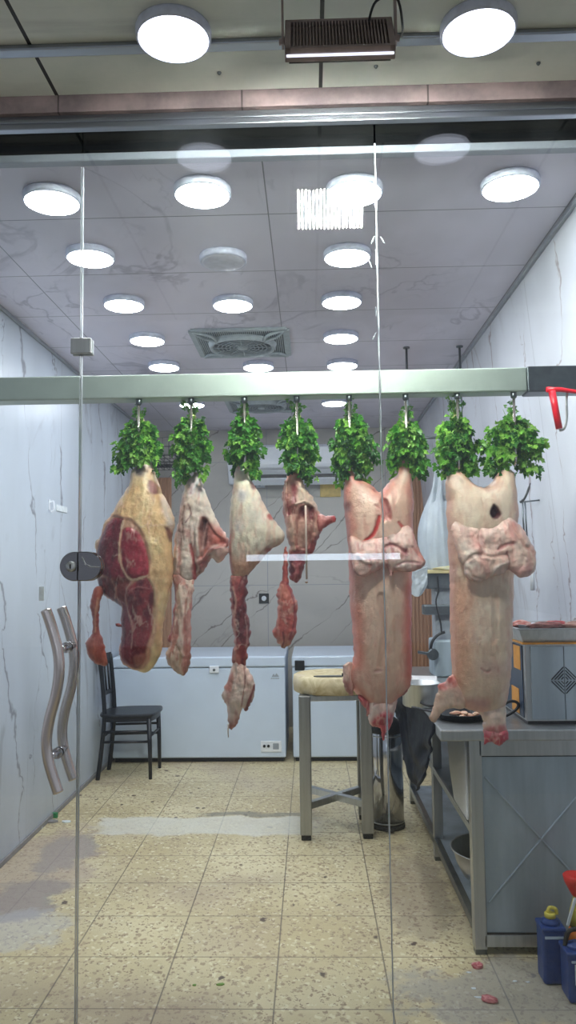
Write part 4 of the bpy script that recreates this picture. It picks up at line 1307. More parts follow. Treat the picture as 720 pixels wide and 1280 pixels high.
def parsley(i, x0, x1, ytop, ybot, skew, label, nst=30, seed=0, warm=0.0):
    rr = random.Random(100 + seed)
    px = HX[i]
    Y = YR + 0.03
    top = at(px, ytop, Y)
    A = Vector((top.x, Y, top.z - 0.02))
    zb_ = at(px, ybot - 8, Y).z
    xl, xr = at(x0 + 9, 560, Y).x, at(x1 - 9, 560, Y).x
    root = thing('parsley_bunch', (A.x, Y, top.z), label, 'parsley', 'parsley bunches tied on the hooks')
    st = MB()
    verts, faces, cols = [], [], []

    def leaflet(p, d, nrm, sd, s, cc, j):
        b0 = len(verts)
        curl = rr.uniform(-0.2, 0.6)
        verts.append(p + d * s * 0.5 - nrm * s * 0.10)
        for u, v_ in LEAFLET:
            verts.append(p + sd * (u * s * 0.85) + d * (v_ * s) + nrm * (abs(u) * 0.4 * s - curl * (v_ - 0.3) ** 2 * s + rr.uniform(-0.03, 0.03) * s))
        n = len(LEAFLET)
        for k in range(n):
            faces.append((b0, b0 + 1 + k, b0 + 1 + (k + 1) % n))
        for k in range(n + 1): cols.append((min(1, cc[0] * j), min(1, cc[1] * j), min(1, cc[2] * j), 1))

    def leaf(p, d, nrm, s, c):
        d = d.normalized()
        nrm = (nrm - d * nrm.dot(d))
        if nrm.length < 1e-4: nrm = d.orthogonal()
        nrm.normalize()
        sd = d.cross(nrm)
        cc = lin(c)
        j = rr.uniform(0.6, 1.4)
        base = p
        for a, l, off in ((0.0, 0.66, 0.36), (0.95, 0.52, 0.22), (-0.95, 0.52, 0.22)):
            dd = (d * math.cos(a) + sd * math.sin(a)).normalized()
            nn = (nrm + sd * rr.uniform(-0.3, 0.3)).normalized()
            leaflet(base + d * off * s * 0.6 + dd * s * 0.1, dd, nn, dd.cross(nn), s * l, cc, j)

    H = A.z - zb_
    for k in range(nst):
        ang = 2 * PI * (k + rr.random() * 0.8) / nst * 2.0
        cx, sy = math.cos(ang), math.sin(ang)
        reach = rr.uniform(0.5, 1.0)
        ex = ((xr - A.x) if cx > 0 else (A.x - xl)) * cx * reach
        ey = 0.075 * sy * reach
        if k % 7 == 3: ex *= 1.22
        lat = abs(cx) * reach
        if lat > 0.72: drop = H * rr.uniform(0.45, 0.74)
        elif lat > 0.3: drop = H * rr.uniform(0.62, 1.0)
        else: drop = H * rr.uniform(0.45, 0.8)
        s0 = A + Vector((rr.uniform(-0.012, 0.012), rr.uniform(-0.008, 0.012), rr.uniform(-0.03, 0.02)))
        p1 = A + Vector((ex * 0.22, ey * 0.25, -H * rr.uniform(0.10, 0.22)))
        p2 = A + Vector((ex * 0.56, ey * 0.75, -drop * 0.46))
        p3 = A + Vector((ex * 1.0, ey, -drop))
        pl = [Vector(q) for q in catmull([s0, p1, p2, p3], 5, False)]
        st.tube(pl, [0.0022 - 0.0012 * t / len(pl) for t in range(len(pl))], 5)
        tone = rr.random()
        for t in range(4, len(pl)):
            d = (pl[t] - pl[t - 1]).normalized()
            for s in range(rr.choice((1, 2, 2, 3)) if t > 6 else 1):
                out_ = Vector((rr.uniform(-1, 1), rr.uniform(-1, 0.8), rr.uniform(-1.2, 0.3)))
                dd = d * 0.8 + out_
                nr = Vector((rr.uniform(-0.9, 0.9), -1.0, rr.uniform(-0.2, 1.0))) + Vector((cx, sy, 0)) * 0.7
                size = rr.uniform(0.026, 0.044)
                c = LEAF_C[int(tone * 5.99)] if rr.random() < 0.6 else rr.choice(LEAF_C)
                if rr.random() < warm + 0.12: c = rr.choice([(150, 200, 84), (124, 184, 70)])
                off = out_.normalized() * rr.uniform(0.004, 0.02)
                st.tube([pl[t], pl[t] + off], [0.0009, 0.0006], 4)
                leaf(pl[t] + off, dd, nr, size, c)
    # sparse pale tips standing up along the rod
    for k in range(10):
        a = rr.uniform(0, 2 * PI)
        p0 = A + Vector((rr.uniform(-0.014, 0.014), -abs(rr.uniform(0.004, 0.016)), rr.uniform(-0.05, 0.0)))
        p1 = p0 + Vector((math.cos(a) * 0.022, math.sin(a) * 0.015, rr.uniform(0.025, 0.065)))
        st.tube([p0, (p0 + p1) / 2, p1], [0.0018, 0.0013, 0.0008], 5)
        for s in range(3):
            leaf(p0.lerp(p1, rr.uniform(0.3, 1)), Vector((rr.uniform(-1, 1), -0.2, rr.uniform(-0.2, 1))), Vector((0, -1, 0.3)), rr.uniform(0.012, 0.02), rr.choice([(120, 180, 84), (140, 190, 96), (90, 160, 60)]))
    st.build('stems', M['stem'], root, smooth=True)
    me = bpy.data.meshes.new('foliage')
    me.from_pydata([tuple(v) for v in verts], [], faces)
    ca = me.color_attributes.new('leaf', 'FLOAT_COLOR', 'POINT')
    ca.data.foreach_set('color', np.array(cols, np.float32).ravel())
    link_mesh('foliage', me, M['leaf'], root)
    # tie around the stems
    MB().lathe([(0.014, 0.006), (0.017, 0.0), (0.014, -0.006)], A + Vector((0, 0, -0.02)), 12).build('tie', M['tan'], root)


PB = [(135, 207, 512, 600, 'parsley bunch trailing to the left, above the beef quarter', 0.0, 30),
      (209, 268, 508, 606, 'parsley bunch above the torn pale joint', 0.0, 28),
      (277, 332, 505, 600, 'parsley bunch above the smooth pale leg', 0.0, 28),
      (346, 404, 508, 608, 'parsley bunch above the small dark red joint', 0.0, 28),
      (409, 479, 506, 606, 'parsley bunch on the left leg of the pinkish carcass', 0.0, 34),
      (477, 540, 516, 602, 'parsley bunch on the right leg of the pinkish carcass', 0.05, 30),
      (538, 600, 508, 602, 'parsley bunch on the left leg of the cream carcass', 0.15, 30),
      (588, 682, 510, 602, 'light green parsley bunch spreading right on the cream carcass', 0.3, 36)]
for i, (xa, xb, ya, yb, lb, wm, ns) in enumerate(PB):
    parsley(i, xa, xb, ya, yb, 0, lb, ns, i, wm)
# ================================================================== furniture and goods
# --- chest freezers
def freezer(x0, x1, yf, h, label, dep=0.85):
    r = thing('chest_freezer', ((x0 + x1) / 2, yf + dep / 2, 0), label, 'freezer', 'white chest freezers at the back')
    zl = h - 0.085
    MB().box((x0, yf, 0.035), (x1, yf + dep, zl - 0.006), 0.012, 3).build('body', M['white_enamel'], r)
    MB().box((x0 + 0.02, yf + 0.02, 0.004), (x1 - 0.02, yf + dep - 0.02, 0.036)).build('gap_shade', M['black'], r)  # black strip standing in for the shadow under the freezer
    lid = MB().box((x0 - 0.004, yf - 0.012, zl), (x1 + 0.004, yf + dep, h), 0.014, 3).build('lid', M['white_enamel'], r)
    MB().box((x0 + 0.01, yf + 0.012, zl - 0.01), (x1 - 0.01, yf + dep - 0.01, zl + 0.004)).build('gasket', M['grey_plastic'], r)
    return r, lid, zl


yf = 6.46
fx0, fx1 = XL + 0.025, at(357, 890, yf).x
FH = at(250, 821, yf).z
f1, lid1, zl = freezer(fx0, fx1, yf, FH, 'long white chest freezer behind the black chair')
q = at(268, 836, yf)
mb = MB().box((q.x - 0.04, yf - 0.022, zl - 0.045), (q.x + 0.04, yf - 0.001, zl + 0.012), 0.006)
lt = mb.build('latch', M['white_plastic'], f1)
MB().lathe([(0.011, 0.004), (0.011, -0.002)], (q.x, yf - 0.022, zl - 0.02), 14, 'Y').build('keyhole', M['steel_dark'], lt)
q = at(339, 933, yf)
cp = MB().box((q.x - 0.085, yf - 0.007, q.z - 0.045), (q.x + 0.085, yf + 0.002, q.z + 0.045), 0.005).build('control_panel', M['white_plastic'], f1)
for dx in (-0.055, -0.022):
    MB().lathe([(0.011, 0.008), (0.011, -0.002)], (q.x + dx, yf - 0.008, q.z + 0.005), 16, 'Y').build('dial', M['black'], cp)
MB().box((q.x + 0.015, yf - 0.009, q.z - 0.022), (q.x + 0.062, yf - 0.006, q.z + 0.026), 0.002).build('grille', M['grey_plastic'], cp)
# small grey emblem: little peaked figure over a line of text dashes
q = at(344, 846, yf)
mb = MB()
mb.prism([(q.x - 0.03, yf - 0.001, q.z), (q.x - 0.012, yf - 0.001, q.z + 0.026), (q.x - 0.002, yf - 0.001, q.z + 0.010), (q.x + 0.010, yf - 0.001, q.z + 0.030), (q.x + 0.032, yf - 0.001, q.z)], (0, -0.002, 0))
for k in range(5): mb.box((q.x - 0.034 + k * 0.014, yf - 0.003, q.z - 0.018), (q.x - 0.025 + k * 0.014, yf + 0.0, q.z - 0.008))
mb.build('emblem', M['grey_plastic'], f1)

f2, lid2, zl2 = freezer(at(366, 890, yf).x, 0.80, yf, FH, 'white chest freezer standing behind the chopping block')
q = at(373, 829, yf)
MB().box((q.x - 0.03, yf - 0.02, zl2 - 0.03), (q.x + 0.05, yf - 0.001, zl2 + 0.05), 0.006).build('corner_cap', M['black'], f2)

# --- chair
pn_b, pn_f = atz(122, 975, 0), atz(188, 974, 0)
pf_b, pf_f = atz(135, 962, 0), atz(197, 960, 0)
ch = thing('chair', (pn_b + pf_f) / 2, 'black wooden chair facing right in front of the white freezer', 'chair')
ZS = 0.465
b_nr = Vector((pn_b.x, pn_b.y, 0)); b_fr = Vector((pn_b.x + 0.005, pf_b.y, 0))
f_nr = Vector((pn_f.x, pn_f.y, 0)); f_fr = Vector((pn_f.x + 0.005, pf_f.y, 0))
for a in (f_nr, f_fr):
    MB().tube([a, a + Vector((-0.004, 0, ZS * 0.5)), a + Vector((-0.012, 0, ZS - 0.02))], [0.013, 0.016, 0.019], 12).build('leg', M['chair_black'], ch)
for a in (b_nr, b_fr):
    s = 1 if a is b_nr else -1
    pts = [a, a + Vector((0.028, 0.005 * s, ZS * 0.5)), a + Vector((0.045, 0.012 * s, ZS)), a + Vector((0.032, 0.012 * s, 0.68)), a + Vector((0.008, 0.01 * s, 0.90))]
    MB().tube(catmull(pts, 5, False), 0.0165, 12).build('leg', M['chair_black'], ch)
# seat: rounded slab
pts = [(b_nr.x + 0.03, b_nr.y - 0.01), (f_nr.x - 0.05, f_nr.y - 0.03), (f_nr.x + 0.03, f_nr.y + 0.03), (f_fr.x + 0.03, f_fr.y - 0.03), (f_fr.x - 0.05, f_fr.y + 0.03), (b_fr.x + 0.03, b_fr.y + 0.01)]
cc = catmull(pts, 6, True)
mb = MB().prism([(x, y, ZS - 0.008) for x, y in cc], (0, 0, 0.026))
st_ = mb.build('seat', M['chair_black'], ch)
bv = st_.modifiers.new('b', 'BEVEL'); bv.width = 0.009; bv.segments = 3; bv.limit_method = 'ANGLE'
MB().prism([(x * 0.93 + 0.07 * (b_nr.x + f_nr.x) / 2, y * 0.93 + 0.07 * (b_nr.y + f_fr.y) / 2, ZS - 0.04) for x, y in cc], (0, 0, 0.034)).build('seat_frame', M['chair_black'], ch)
# back: curved top rail, lower rail and spindles
def backpt(t, z):
    a = b_nr.lerp(b_fr, t)
    bow = -0.02 * math.sin(PI * t)
    zx = 0.045 + (0.008 - 0.045) * max(0, (z - ZS) / (0.90 - ZS))
    return Vector((a.x + zx + bow, a.y + (0.010 if t < 0.5 else -0.010) * 0, z))


for za_, zb2, nm in ((0.83, 0.915, 'top_rail'), (0.60, 0.635, 'lower_rail')):
    mb = MB()
    prev = None
    for k in range(11):
        t = k / 10
        c = backpt(t, (za_ + zb2) / 2)
        if prev: mb.bar(prev, c, 0.016, zb2 - za_, 0.004, up=(0, 0, 1))
        prev = c
    mb.build(nm, M['chair_black'], ch)
for t in (0.2, 0.4, 0.6, 0.8):
    MB().tube([backpt(t, 0.615), backpt(t, 0.84)], 0.008, 8).build('spindle', M['chair_black'], ch)
for a, c, z in ((b_nr, f_nr, 0.35), (b_nr, f_nr, 0.275), (b_fr, f_fr, 0.35), (b_fr, f_fr, 0.275), (f_nr, f_fr, 0.31), (b_nr, b_fr, 0.31)):
    o1 = Vector((0.03 if a in (b_nr, b_fr) else -0.006, 0, z)); o2 = Vector((0.03 if c in (b_nr, b_fr) else -0.006, 0, z))
    MB().tube([a + o1, c + o2], 0.0095, 10).build('stretcher', M['chair_black'], ch)

# --- chopping block on steel stand
LZ = 0.815
fl_, fr_ = atz(383, 1049, 0), atz(460, 1047, 0)
rr_ = atz(450, 1023, 0); rl_ = Vector((fl_.x - 0.005, rr_.y, 0)); rr_.x = fr_.x + 0.005
cx, cy = (fl_.x + fr_.x) / 2, (fl_.y + rr_.y) / 2
dy = 0.19
legs = [Vector((fl_.x, fl_.y, 0)), Vector((fr_.x, fr_.y, 0)), Vector((fr_.x, fl_.y + 0.37, 0)), Vector((fl_.x, fl_.y + 0.37, 0))]
cy = fl_.y + 0.185
cb = thing('chopping_block', (cx, cy, 0), 'round wooden chopping block on a steel stand with cross braces', 'chopping block')
mb = MB().lathe([(0.0, 0.10), (0.23, 0.10), (0.243, 0.094), (0.248, 0.05), (0.243, 0.006), (0.235, 0.0), (0.0, 0.0)], (cx, cy, LZ), 56)
mb.build('block', M['block_wood'], cb)
for a in legs:
    lg = MB().box((a.x - 0.034, a.y - 0.034, 0.03), (a.x + 0.034, a.y + 0.034, LZ - 0.002), 0.005).build('leg', M['steel_leg'], cb)
    MB().box((a.x - 0.028, a.y - 0.028, 0), (a.x + 0.028, a.y + 0.028, 0.032), 0.004).build('rubber_foot', M['rubber'], lg)
mb = MB()
for k in range(4):
    a, b2_ = legs[k], legs[(k + 1) % 4]
    mb.bar(a + Vector((0, 0, LZ - 0.02)), b2_ + Vector((0, 0, LZ - 0.02)), 0.03, 0.032, 0.003)
mb.build('top_frame', M['steel'], cb)
for a, b2_ in ((legs[0], legs[2]), (legs[1], legs[3])):
    MB().bar(a + Vector((0, 0, 0.185 if a is legs[0] else 0.187)), b2_ + Vector((0, 0, 0.185 if a is legs[0] else 0.187)), 0.04, 0.04, 0.004, up=(0, 0, 1)).build('brace', M['steel'], cb)
# flat steel blade lying on the block
zt_ = LZ + 0.10
k0, k1 = atz(392, 846, zt_), atz(428, 847, zt_)
kn = thing('cleaver', k0 + Vector((0, 0, 0)), 'flat steel blade lying on the chopping block', 'knife')
mb = MB().prism([(k0.x, k0.y - 0.005, zt_ + 0.001), (k0.x + 0.02, k0.y - 0.03, zt_ + 0.001), (k0.x + 0.165, k0.y - 0.035, zt_ + 0.001), (k0.x + 0.165, k0.y + 0.02, zt_ + 0.001), (k0.x + 0.02, k0.y + 0.012, zt_ + 0.001)], (0, 0, 0.005))
mb.build('blade', M['steel_dark'], kn)
MB().bar((k0.x + 0.165, k0.y - 0.008, zt_ + 0.012), (k0.x + 0.27, k0.y - 0.008, zt_ + 0.012), 0.024, 0.02, 0.005, up=(0, 0, 1)).build('handle', M['black'], kn)

# --- steel bin
bp = atz(487, 1040, 0)
bn = thing('trash_bin', (bp.x, bp.y + 0.1, 0), 'slim shiny steel pedal bin standing between the block and the counter', 'bin')
bc = (bp.x, bp.y + 0.1, 0)
MB().lathe([(0.10, 0.0), (0.103, 0.006), (0.103, 0.022), (0.099, 0.025)], bc, 40).build('base_ring', M['rubber'], bn)
MB().lathe([(0.098, 0.02), (0.098, 0.56), (0.095, 0.565)], bc, 48).build('body', M['chrome'], bn)
ld = MB().lathe([(0.101, 0.56), (0.101, 0.585), (0.092, 0.62), (0.055, 0.645), (0.0, 0.65)], bc, 48).build('lid', M['black'], bn)
MB().box((bc[0] - 0.025, bc[1] - 0.14, 0.012), (bc[0] + 0.025, bc[1] - 0.09, 0.02), 0.003).build('pedal', M['black'], bn)
for z in (0.035, 0.54):
    MB().lathe([(0.0985, z), (0.1005, z + 0.004), (0.0985, z + 0.008)], bc, 48, caps=False).build('band', M['steel'], bn)

# --- steel counter
YC = atz(594, 1194, 0).y
X0 = at(594, 1193, YC).x
X1 = XR - 0.025
YE = 5.35
TX0 = at(549, 912, YC).x
ZT = at(549, 911, YC).z
ct = thing('steel_counter', ((X0 + X1) / 2, (YC + YE) / 2, 0), 'long stainless steel work counter with an X stamped end panel', 'counter')
MB().box((TX0, YC - 0.03, ZT - 0.045), (X1 + 0.02, YE, ZT), 0.006).build('worktop', M['steel'], ct)
for x, y in ((X0 + 0.025, YC + 0.025), (X1 - 0.025, YC + 0.025), (X0 + 0.025, YE - 0.03), (X1 - 0.025, YE - 0.03), (X0 + 0.025, (YC + YE) / 2), (X1 - 0.025, (YC + YE) / 2)):
    lg = MB().box((x - 0.025, y - 0.025, 0.02), (x + 0.025, y + 0.025, ZT - 0.04), 0.003).build('leg', M['steel'], ct)
    MB().box((x - 0.022, y - 0.022, 0.0), (x + 0.022, y + 0.022, 0.022)).build('foot', M['steel_dark'], lg)
mb = MB().box((X0 + 0.045, YC + 0.014, 0.035), (X1 - 0.045, YC + 0.020, ZT - 0.045))
pxm = (X0 + X1) / 2
zm = at(675, 1052, YC).z
xa, xb = X0 + 0.062, X1 - 0.062
z_t, z_b = at(601, 972, YC).z, at(610, 1130, YC).z
for (a0, a1, c0, c1_) in ((xa, z_t, xb, z_b), (xa, z_b, xb, z_t)):
    mb.bar((a0, YC + 0.012, a1), (c0, YC + 0.012, c1_), 0.009, 0.010, 0.004, up=(0, 1, 0))
mb.build('end_panel', M['steel_panel'], ct)
mb = MB()
ga, gb_, gz0, gz1 = X0 + 0.044, X1 - 0.044, 0.074, ZT - 0.11
for lo, hi in (((ga, gz0, ), (ga + 0.007, gz1)), ((gb_ - 0.007, gz0), (gb_, gz1)), ((ga, gz0), (gb_, gz0 + 0.007)), ((ga, gz1 - 0.005), (gb_, gz1))):
    mb.box((lo[0], YC + 0.008, lo[1]), (hi[0], YC + 0.0142, hi[1]))
mb.build('panel_seam', M['black'], ct)
mb = MB()
mb.box((X0 + 0.04, YC, ZT - 0.11), (X1 - 0.04, YC + 0.03, ZT - 0.045), 0.002)
mb.box((X0 + 0.04, YC, 0.03), (X1 - 0.04, YC + 0.03, 0.075), 0.002)
mb.build('end_rail', M['steel'], ct)
MB().box((X0 + 0.01, YC + 0.03, 0.10), (X1, YE - 0.03, 0.112)).build('lower_shelf', M['steel_panel'], ct)
MB().box((X0, YC + 0.05, 0.078), (X0 + 0.03, YE - 0.05, 0.118), 0.003).build('shelf_rail', M['steel_dark'], ct)
MB().box((X0 + 0.01, YC + 0.03, 0.465), (X1, YE - 0.03, 0.478)).build('middle_shelf', M['steel_panel'], ct)
MB().box((X0 + 0.002, YC + 0.05, 0.458), (X0 + 0.014, YE - 0.05, 0.488), 0.002).build('shelf_lip', M['steel'], ct)
MB().box((X1 - 0.012, YC + 0.04, 0.03), (X1, YE, ZT - 0.045)).build('back_panel', M['steel_panel'], ct)

# black plastic bag draped from the worktop edge
def cloth(name, A_, B_, hgt, mat, parent=None, nx=22, nz=26, amp=0.018, seed=1, bottom=None, thick=0.003, tilt=0.0):
    rr = np.random.RandomState(seed)
    A_, B_ = Vector(A_), Vector(B_)
    d = (B_ - A_)
    nrm = Vector((d.y, -d.x, 0)).normalized()
    verts, faces = [], []
    for side in (0, 1):
        for i in range(nx + 1):
            for k in range(nz + 1):
                u, w = i / nx, k / nz
                x_, z_ = np.array([u * 1.3]), np.array([w * 1.1])
                n = float(vnoise(x_, z_, 4, seed, 3)[0]) - 0.5
                hh = hgt * (bottom(u) if bottom else 1.0)
                p = A_ + d * u + Vector((0, 0, -hh * w)) + nrm * (n * 2 * amp * min(1, w * 3) + tilt * w + side * thick) + Vector((0, 0, 1)) * (n * amp * 0.6 * w)
                verts.append(p)
    W_ = (nx + 1) * (nz + 1)
    for s in (0, 1):
        for i in range(nx):
            for k in range(nz):
                a = s * W_ + i * (nz + 1) + k
                q_ = (a, a + 1, a + nz + 2, a + nz + 1)
                faces.append(q_ if s else tuple(reversed(q_)))
    rim = [(i * (nz + 1)) for i in range(nx + 1)] + [nx * (nz + 1) + k for k in range(1, nz + 1)] + [i * (nz + 1) + nz for i in range(nx - 1, -1, -1)] + [k for k in range(nz - 1, 0, -1)]
    for a, b2_ in zip(rim, rim[1:] + rim[:1]):
        faces.append((a, b2_, b2_ + W_, a + W_))
    me = bpy.data.meshes.new(name)
    me.from_pydata([tuple(v) for v in verts], [], faces)
    o = link_mesh(name, me, mat, parent, smooth=True)
    bm = bmesh.new(); bm.from_mesh(me); bmesh.ops.recalc_face_normals(bm, faces=bm.faces); bm.to_mesh(me); bm.free()
    return o


o = cloth('plastic_bag', (TX0 - 0.004, YC + 0.10, ZT - 0.002), (TX0 - 0.004, YC + 1.25, ZT - 0.002), 0.36, M['bag_black'], amp=0.03, seed=5, bottom=lambda u: 0.42 + 0.58 * math.sin(PI * min(1, u * 1.25 + 0.05)) ** 0.7, tilt=-0.045)
setbase(o, (TX0, YC + 0.6, ZT))
tag(o, 'black plastic bag draped over the long side of the steel counter', 'plastic bag')
# white sheet standing on the middle shelf
p = at(572, 950, YC + 0.16)
o = inflate('board', [(560, 923), (580, 921), (584, 988), (583, 1016), (576, 1008), (562, 985), (556, 955)], YC + 0.2, (216, 208, 200), None, 0.35, 0.35, lump=0.002, seed=71, mat='meat') if False else None
xs0, xs1 = X0 + 0.03, X0 + 0.045
sack = MB()
prof = [(YC + 0.10, 0.48), (YC + 0.10, ZT - 0.12), (YC + 0.13, ZT - 0.065), (YC + 0.52, ZT - 0.06), (YC + 0.56, 0.76), (YC + 0.50, 0.60), (YC + 0.40, 0.48)]
sack.prism([(X0 + 0.0015, y, z + 0.0095) for y, z in prof], (0.03, 0, 0))
o = sack.build('cutting_board', M['white_plastic'])
bv = o.modifiers.new('b', 'BEVEL'); bv.width = 0.008; bv.segments = 3; bv.limit_method = 'ANGLE'
setbase(o, (X0 + 0.035, YC + 0.25, 0.478))
tag(o, 'white cutting board standing upright on the middle shelf of the counter', 'cutting board')
# big metal bowl on lower shelf, tilted against the frame
bo = at(572, 1045, YC + 0.3)
bw = thing('metal_bowl', (X0 + 0.20, YC + 0.42, 0.112), 'large metal bowl on the lower shelf of the steel counter', 'bowl')
MB().lathe([(0.0, 0.002), (0.10, 0.002), (0.16, 0.04), (0.19, 0.10), (0.205, 0.16), (0.215, 0.163), (0.212, 0.155), (0.198, 0.153), (0.183, 0.10), (0.155, 0.048), (0.10, 0.012), (0.0, 0.012)], (X0 + 0.20, YC + 0.42, 0.112), 48, caps=False).build('shell', M['steel'], bw)
# dark cloth heap in the bowl
o = MB().lathe([(0.0, 0.0), (0.07, 0.0), (0.105, 0.05), (0.115, 0.10), (0.08, 0.15), (0.0, 0.165)], (X0 + 0.20, YC + 0.42, 0.137), 28, caps=False).build('plastic_bag', M['bag_black'])
dm = o.modifiers.new('d', 'DISPLACE'); tx = bpy.data.textures.new('crumple', 'CLOUDS'); tx.noise_scale = 0.06; dm.texture = tx; dm.strength = 0.03
setbase(o, (X0 + 0.20, YC + 0.42, 0.126))
tag(o, 'crumpled black bag inside the metal bowl under the counter', 'plastic bag')
# bundle of clear film, on middle shelf
o = MB().lathe([(0.0, 0.0), (0.08, 0.0), (0.11, 0.05), (0.10, 0.12), (0.05, 0.17), (0.0, 0.18)], (X0 + 0.17, YC + 0.80, 0.505), 28, caps=False).build('plastic_bag', M['bag_black'])
dm = o.modifiers.new('d', 'DISPLACE'); dm.texture = tx; dm.strength = 0.04
setbase(o, (X0 + 0.17, YC + 0.78, 0.478))
tag(o, 'crumpled dark bag on the middle shelf behind the white board', 'plastic bag')

# --- steel cabinet on the counter with diamond vent
cx0 = at(657, 850, YC + 0.08).x
cy0 = YC + 0.08
ck = thing('steel_cabinet', ((cx0 + X1) / 2, cy0 + 0.2, ZT), 'stainless tabletop cabinet with a diamond shaped vent at the right', 'cabinet')
zc1 = at(690, 804, cy0).z
MB().box((cx0, cy0, ZT + 0.012), (X1, cy0 + 0.42, zc1), 0.004).build('body', M['steel'], ck)
MB().box((cx0 + 0.004, cy0 + 0.002, ZT), (X1 - 0.004, cy0 + 0.41, ZT + 0.014)).build('base', M['black'], ck)
MB().box((cx0 - 0.012, cy0 - 0.012, zc1 - 0.004), (X1, cy0 + 0.43, zc1 + 0.004), 0.002).build('gold_strip_reflection', M['amber'], ck)
xm = at(705, 850, cy0).x
d1 = MB().box((cx0 + 0.022, cy0 - 0.008, ZT + 0.02), (xm - 0.001, cy0 + 0.001, zc1 - 0.012), 0.002).build('door', M['steel_panel'], ck)
d2 = MB().box((xm + 0.001, cy0 - 0.008, ZT + 0.02), (X1 - 0.004, cy0 + 0.001, zc1 - 0.012), 0.002).build('door', M['steel_panel'], ck)
zv = at(705, 850, cy0).z
for par, s in ((d1, -1), (d2, 1)):
    mb = MB()
    for k in range(4):
        r_ = 0.012 + k * 0.0135
        for sz in (-1, 1):
            a = Vector((xm + s * 0.004, cy0 - 0.0095, zv + sz * (r_ + 0.002)))
            e = Vector((xm + s * (r_ + 0.002), cy0 - 0.0095, zv + sz * 0.003))
            mb.bar(a, e, 0.0034, 0.003, up=(0, 1, 0))
    mb.build('vent_slots', M['black'], par)
# wide tray on top, with meat and white plate
tr_ = thing('steel_tray', ((cx0 + X1) / 2, cy0 + 0.2, zc1 + 0.004), 'wide stainless tray on top of the steel cabinet', 'tray')
tz0, tz1 = zc1 + 0.004, at(690, 786, cy0 - 0.02).z
mb = MB()
xl_, xr_ = cx0 - 0.005, X1 - 0.004
ya_, yb_ = cy0 + 0.0, cy0 + 0.42
bm = mb.bm
rings = []
for (o_, z_) in ((0.0, tz0), (-0.02, tz1 - 0.004), (-0.034, tz1), (-0.034, tz1 + 0.003), (-0.016, tz1 + 0.002), (0.008, tz0 + 0.006)):
    mxr = min(xr_ - o_, XR - 0.005)
    rings.append([bm.verts.new(v) for v in ((xl_ + o_, ya_ + o_, z_), (mxr, ya_ + o_, z_), (mxr, yb_ - o_, z_), (xl_ + o_, yb_ - o_, z_))])
for a, b2_ in zip(rings, rings[1:]):
    for k in range(4): bm.faces.new((a[k], a[(k + 1) % 4], b2_[(k + 1) % 4], b2_[k]))
bm.faces.new(list(reversed(rings[0]))); bm.faces.new(rings[-1])
mb.build('pan', M['steel'], tr_)
zt2 = tz0 + 0.008
pc = (cx0 + 0.085, cy0 + 0.14)
o = MB().lathe([(0.0, 0.001), (0.055, 0.001), (0.078, tz1 - zt2 + 0.006), (0.084, tz1 - zt2 + 0.010), (0.074, tz1 - zt2 + 0.009), (0.052, 0.012), (0.0, 0.012)], (pc[0], pc[1], zt2), 36, caps=False).build('plate', M['white_plastic'])
setbase(o, (pc[0], pc[1], zt2))
tag(o, 'white plate in the tray on the steel cabinet', 'plate')
rr = random.Random(4)
def lumpmeat(name, c, L_, r, ang, seed, cA, cB, label, group, zs=0.7):
    me = bpy.data.meshes.new(name)
    bm = bmesh.new()
    bmesh.ops.create_uvsphere(bm, u_segments=28, v_segments=18, radius=1)
    co = np.array([v.co for v in bm.verts])
    n1 = vnoise(co[:, 0] + 3, co[:, 1] + co[:, 2] * 1.7, 1.6, seed, 4)
    n2 = vnoise(co[:, 0], co[:, 2] + co[:, 1], 3.0, seed + 4, 4)
    ca, sa = math.cos(ang), math.sin(ang)
    for v, a in zip(bm.verts, n1):
        p_ = v.co * (0.7 + 0.6 * a)
        x_, y_, z_ = p_.x * L_, p_.y * r, p_.z * r * zs
        z_ = max(z_, -r * zs * 0.55)
        v.co = Vector((c[0] + x_ * ca - y_ * sa, c[1] + x_ * sa + y_ * ca, c[2] + z_ + r * zs * 0.55))
    bm.to_mesh(me); bm.free()
    k = ss(n2, 0.4, 0.6)[:, None]
    cols = np.ones((len(co), 4), np.float32)
    cols[:, :3] = np.array(lin(cA)) * (1 - k) + np.array(lin(cB)) * k
    at__ = me.color_attributes.new('flesh', 'FLOAT_COLOR', 'POINT')
    at__.data.foreach_set('color', cols.ravel())
    o = link_mesh(name, me, M['meat'], None, smooth=True)
    setbase(o, c)
    return tag(o, label, 'meat', group)


hz = tz1 - zt2
for k, (dx, dy_, L_, r, ang, cA, cB, lb) in enumerate((
        (0.10, 0.03, 0.085, 0.03, 0.1, (92, 44, 40), (140, 84, 74), 'brown-red meat strip lying across the front of the steel tray'),
        (0.155, 0.06, 0.05, 0.032, -0.3, (150, 36, 44), (196, 100, 92), 'bright red meat lump in the middle of the steel tray'),
        (0.235, 0.04, 0.075, 0.03, 0.15, (150, 104, 92), (176, 140, 124), 'greyish meat strip at the right of the steel tray'),
        (0.03, 0.16, 0.05, 0.028, 0.4, (190, 110, 96), (222, 176, 160), 'pinkish meat piece on the white plate'))):
    zz = zt2 + (0.052 if k != 3 else 0.05)
    lumpmeat('meat_piece', (cx0 + dx, cy0 + dy_, zt2 + 0.02 + hz * 0.5), L_, r, ang, 80 + k, cA, cB, lb, 'meat pieces in the tray')
o = cloth('wrapping_sheet', (cx0 + 0.24, cy0 + 0.10, tz1 + 0.035), (cx0 + 0.30, cy0 + 0.22, tz1 + 0.04), 0.05, M['paper'], amp=0.01, seed=9)
setbase(o, (cx0 + 0.27, cy0 + 0.16, tz1))
tag(o, 'white wrapping sheet poking up at the right end of the steel tray', 'paper')

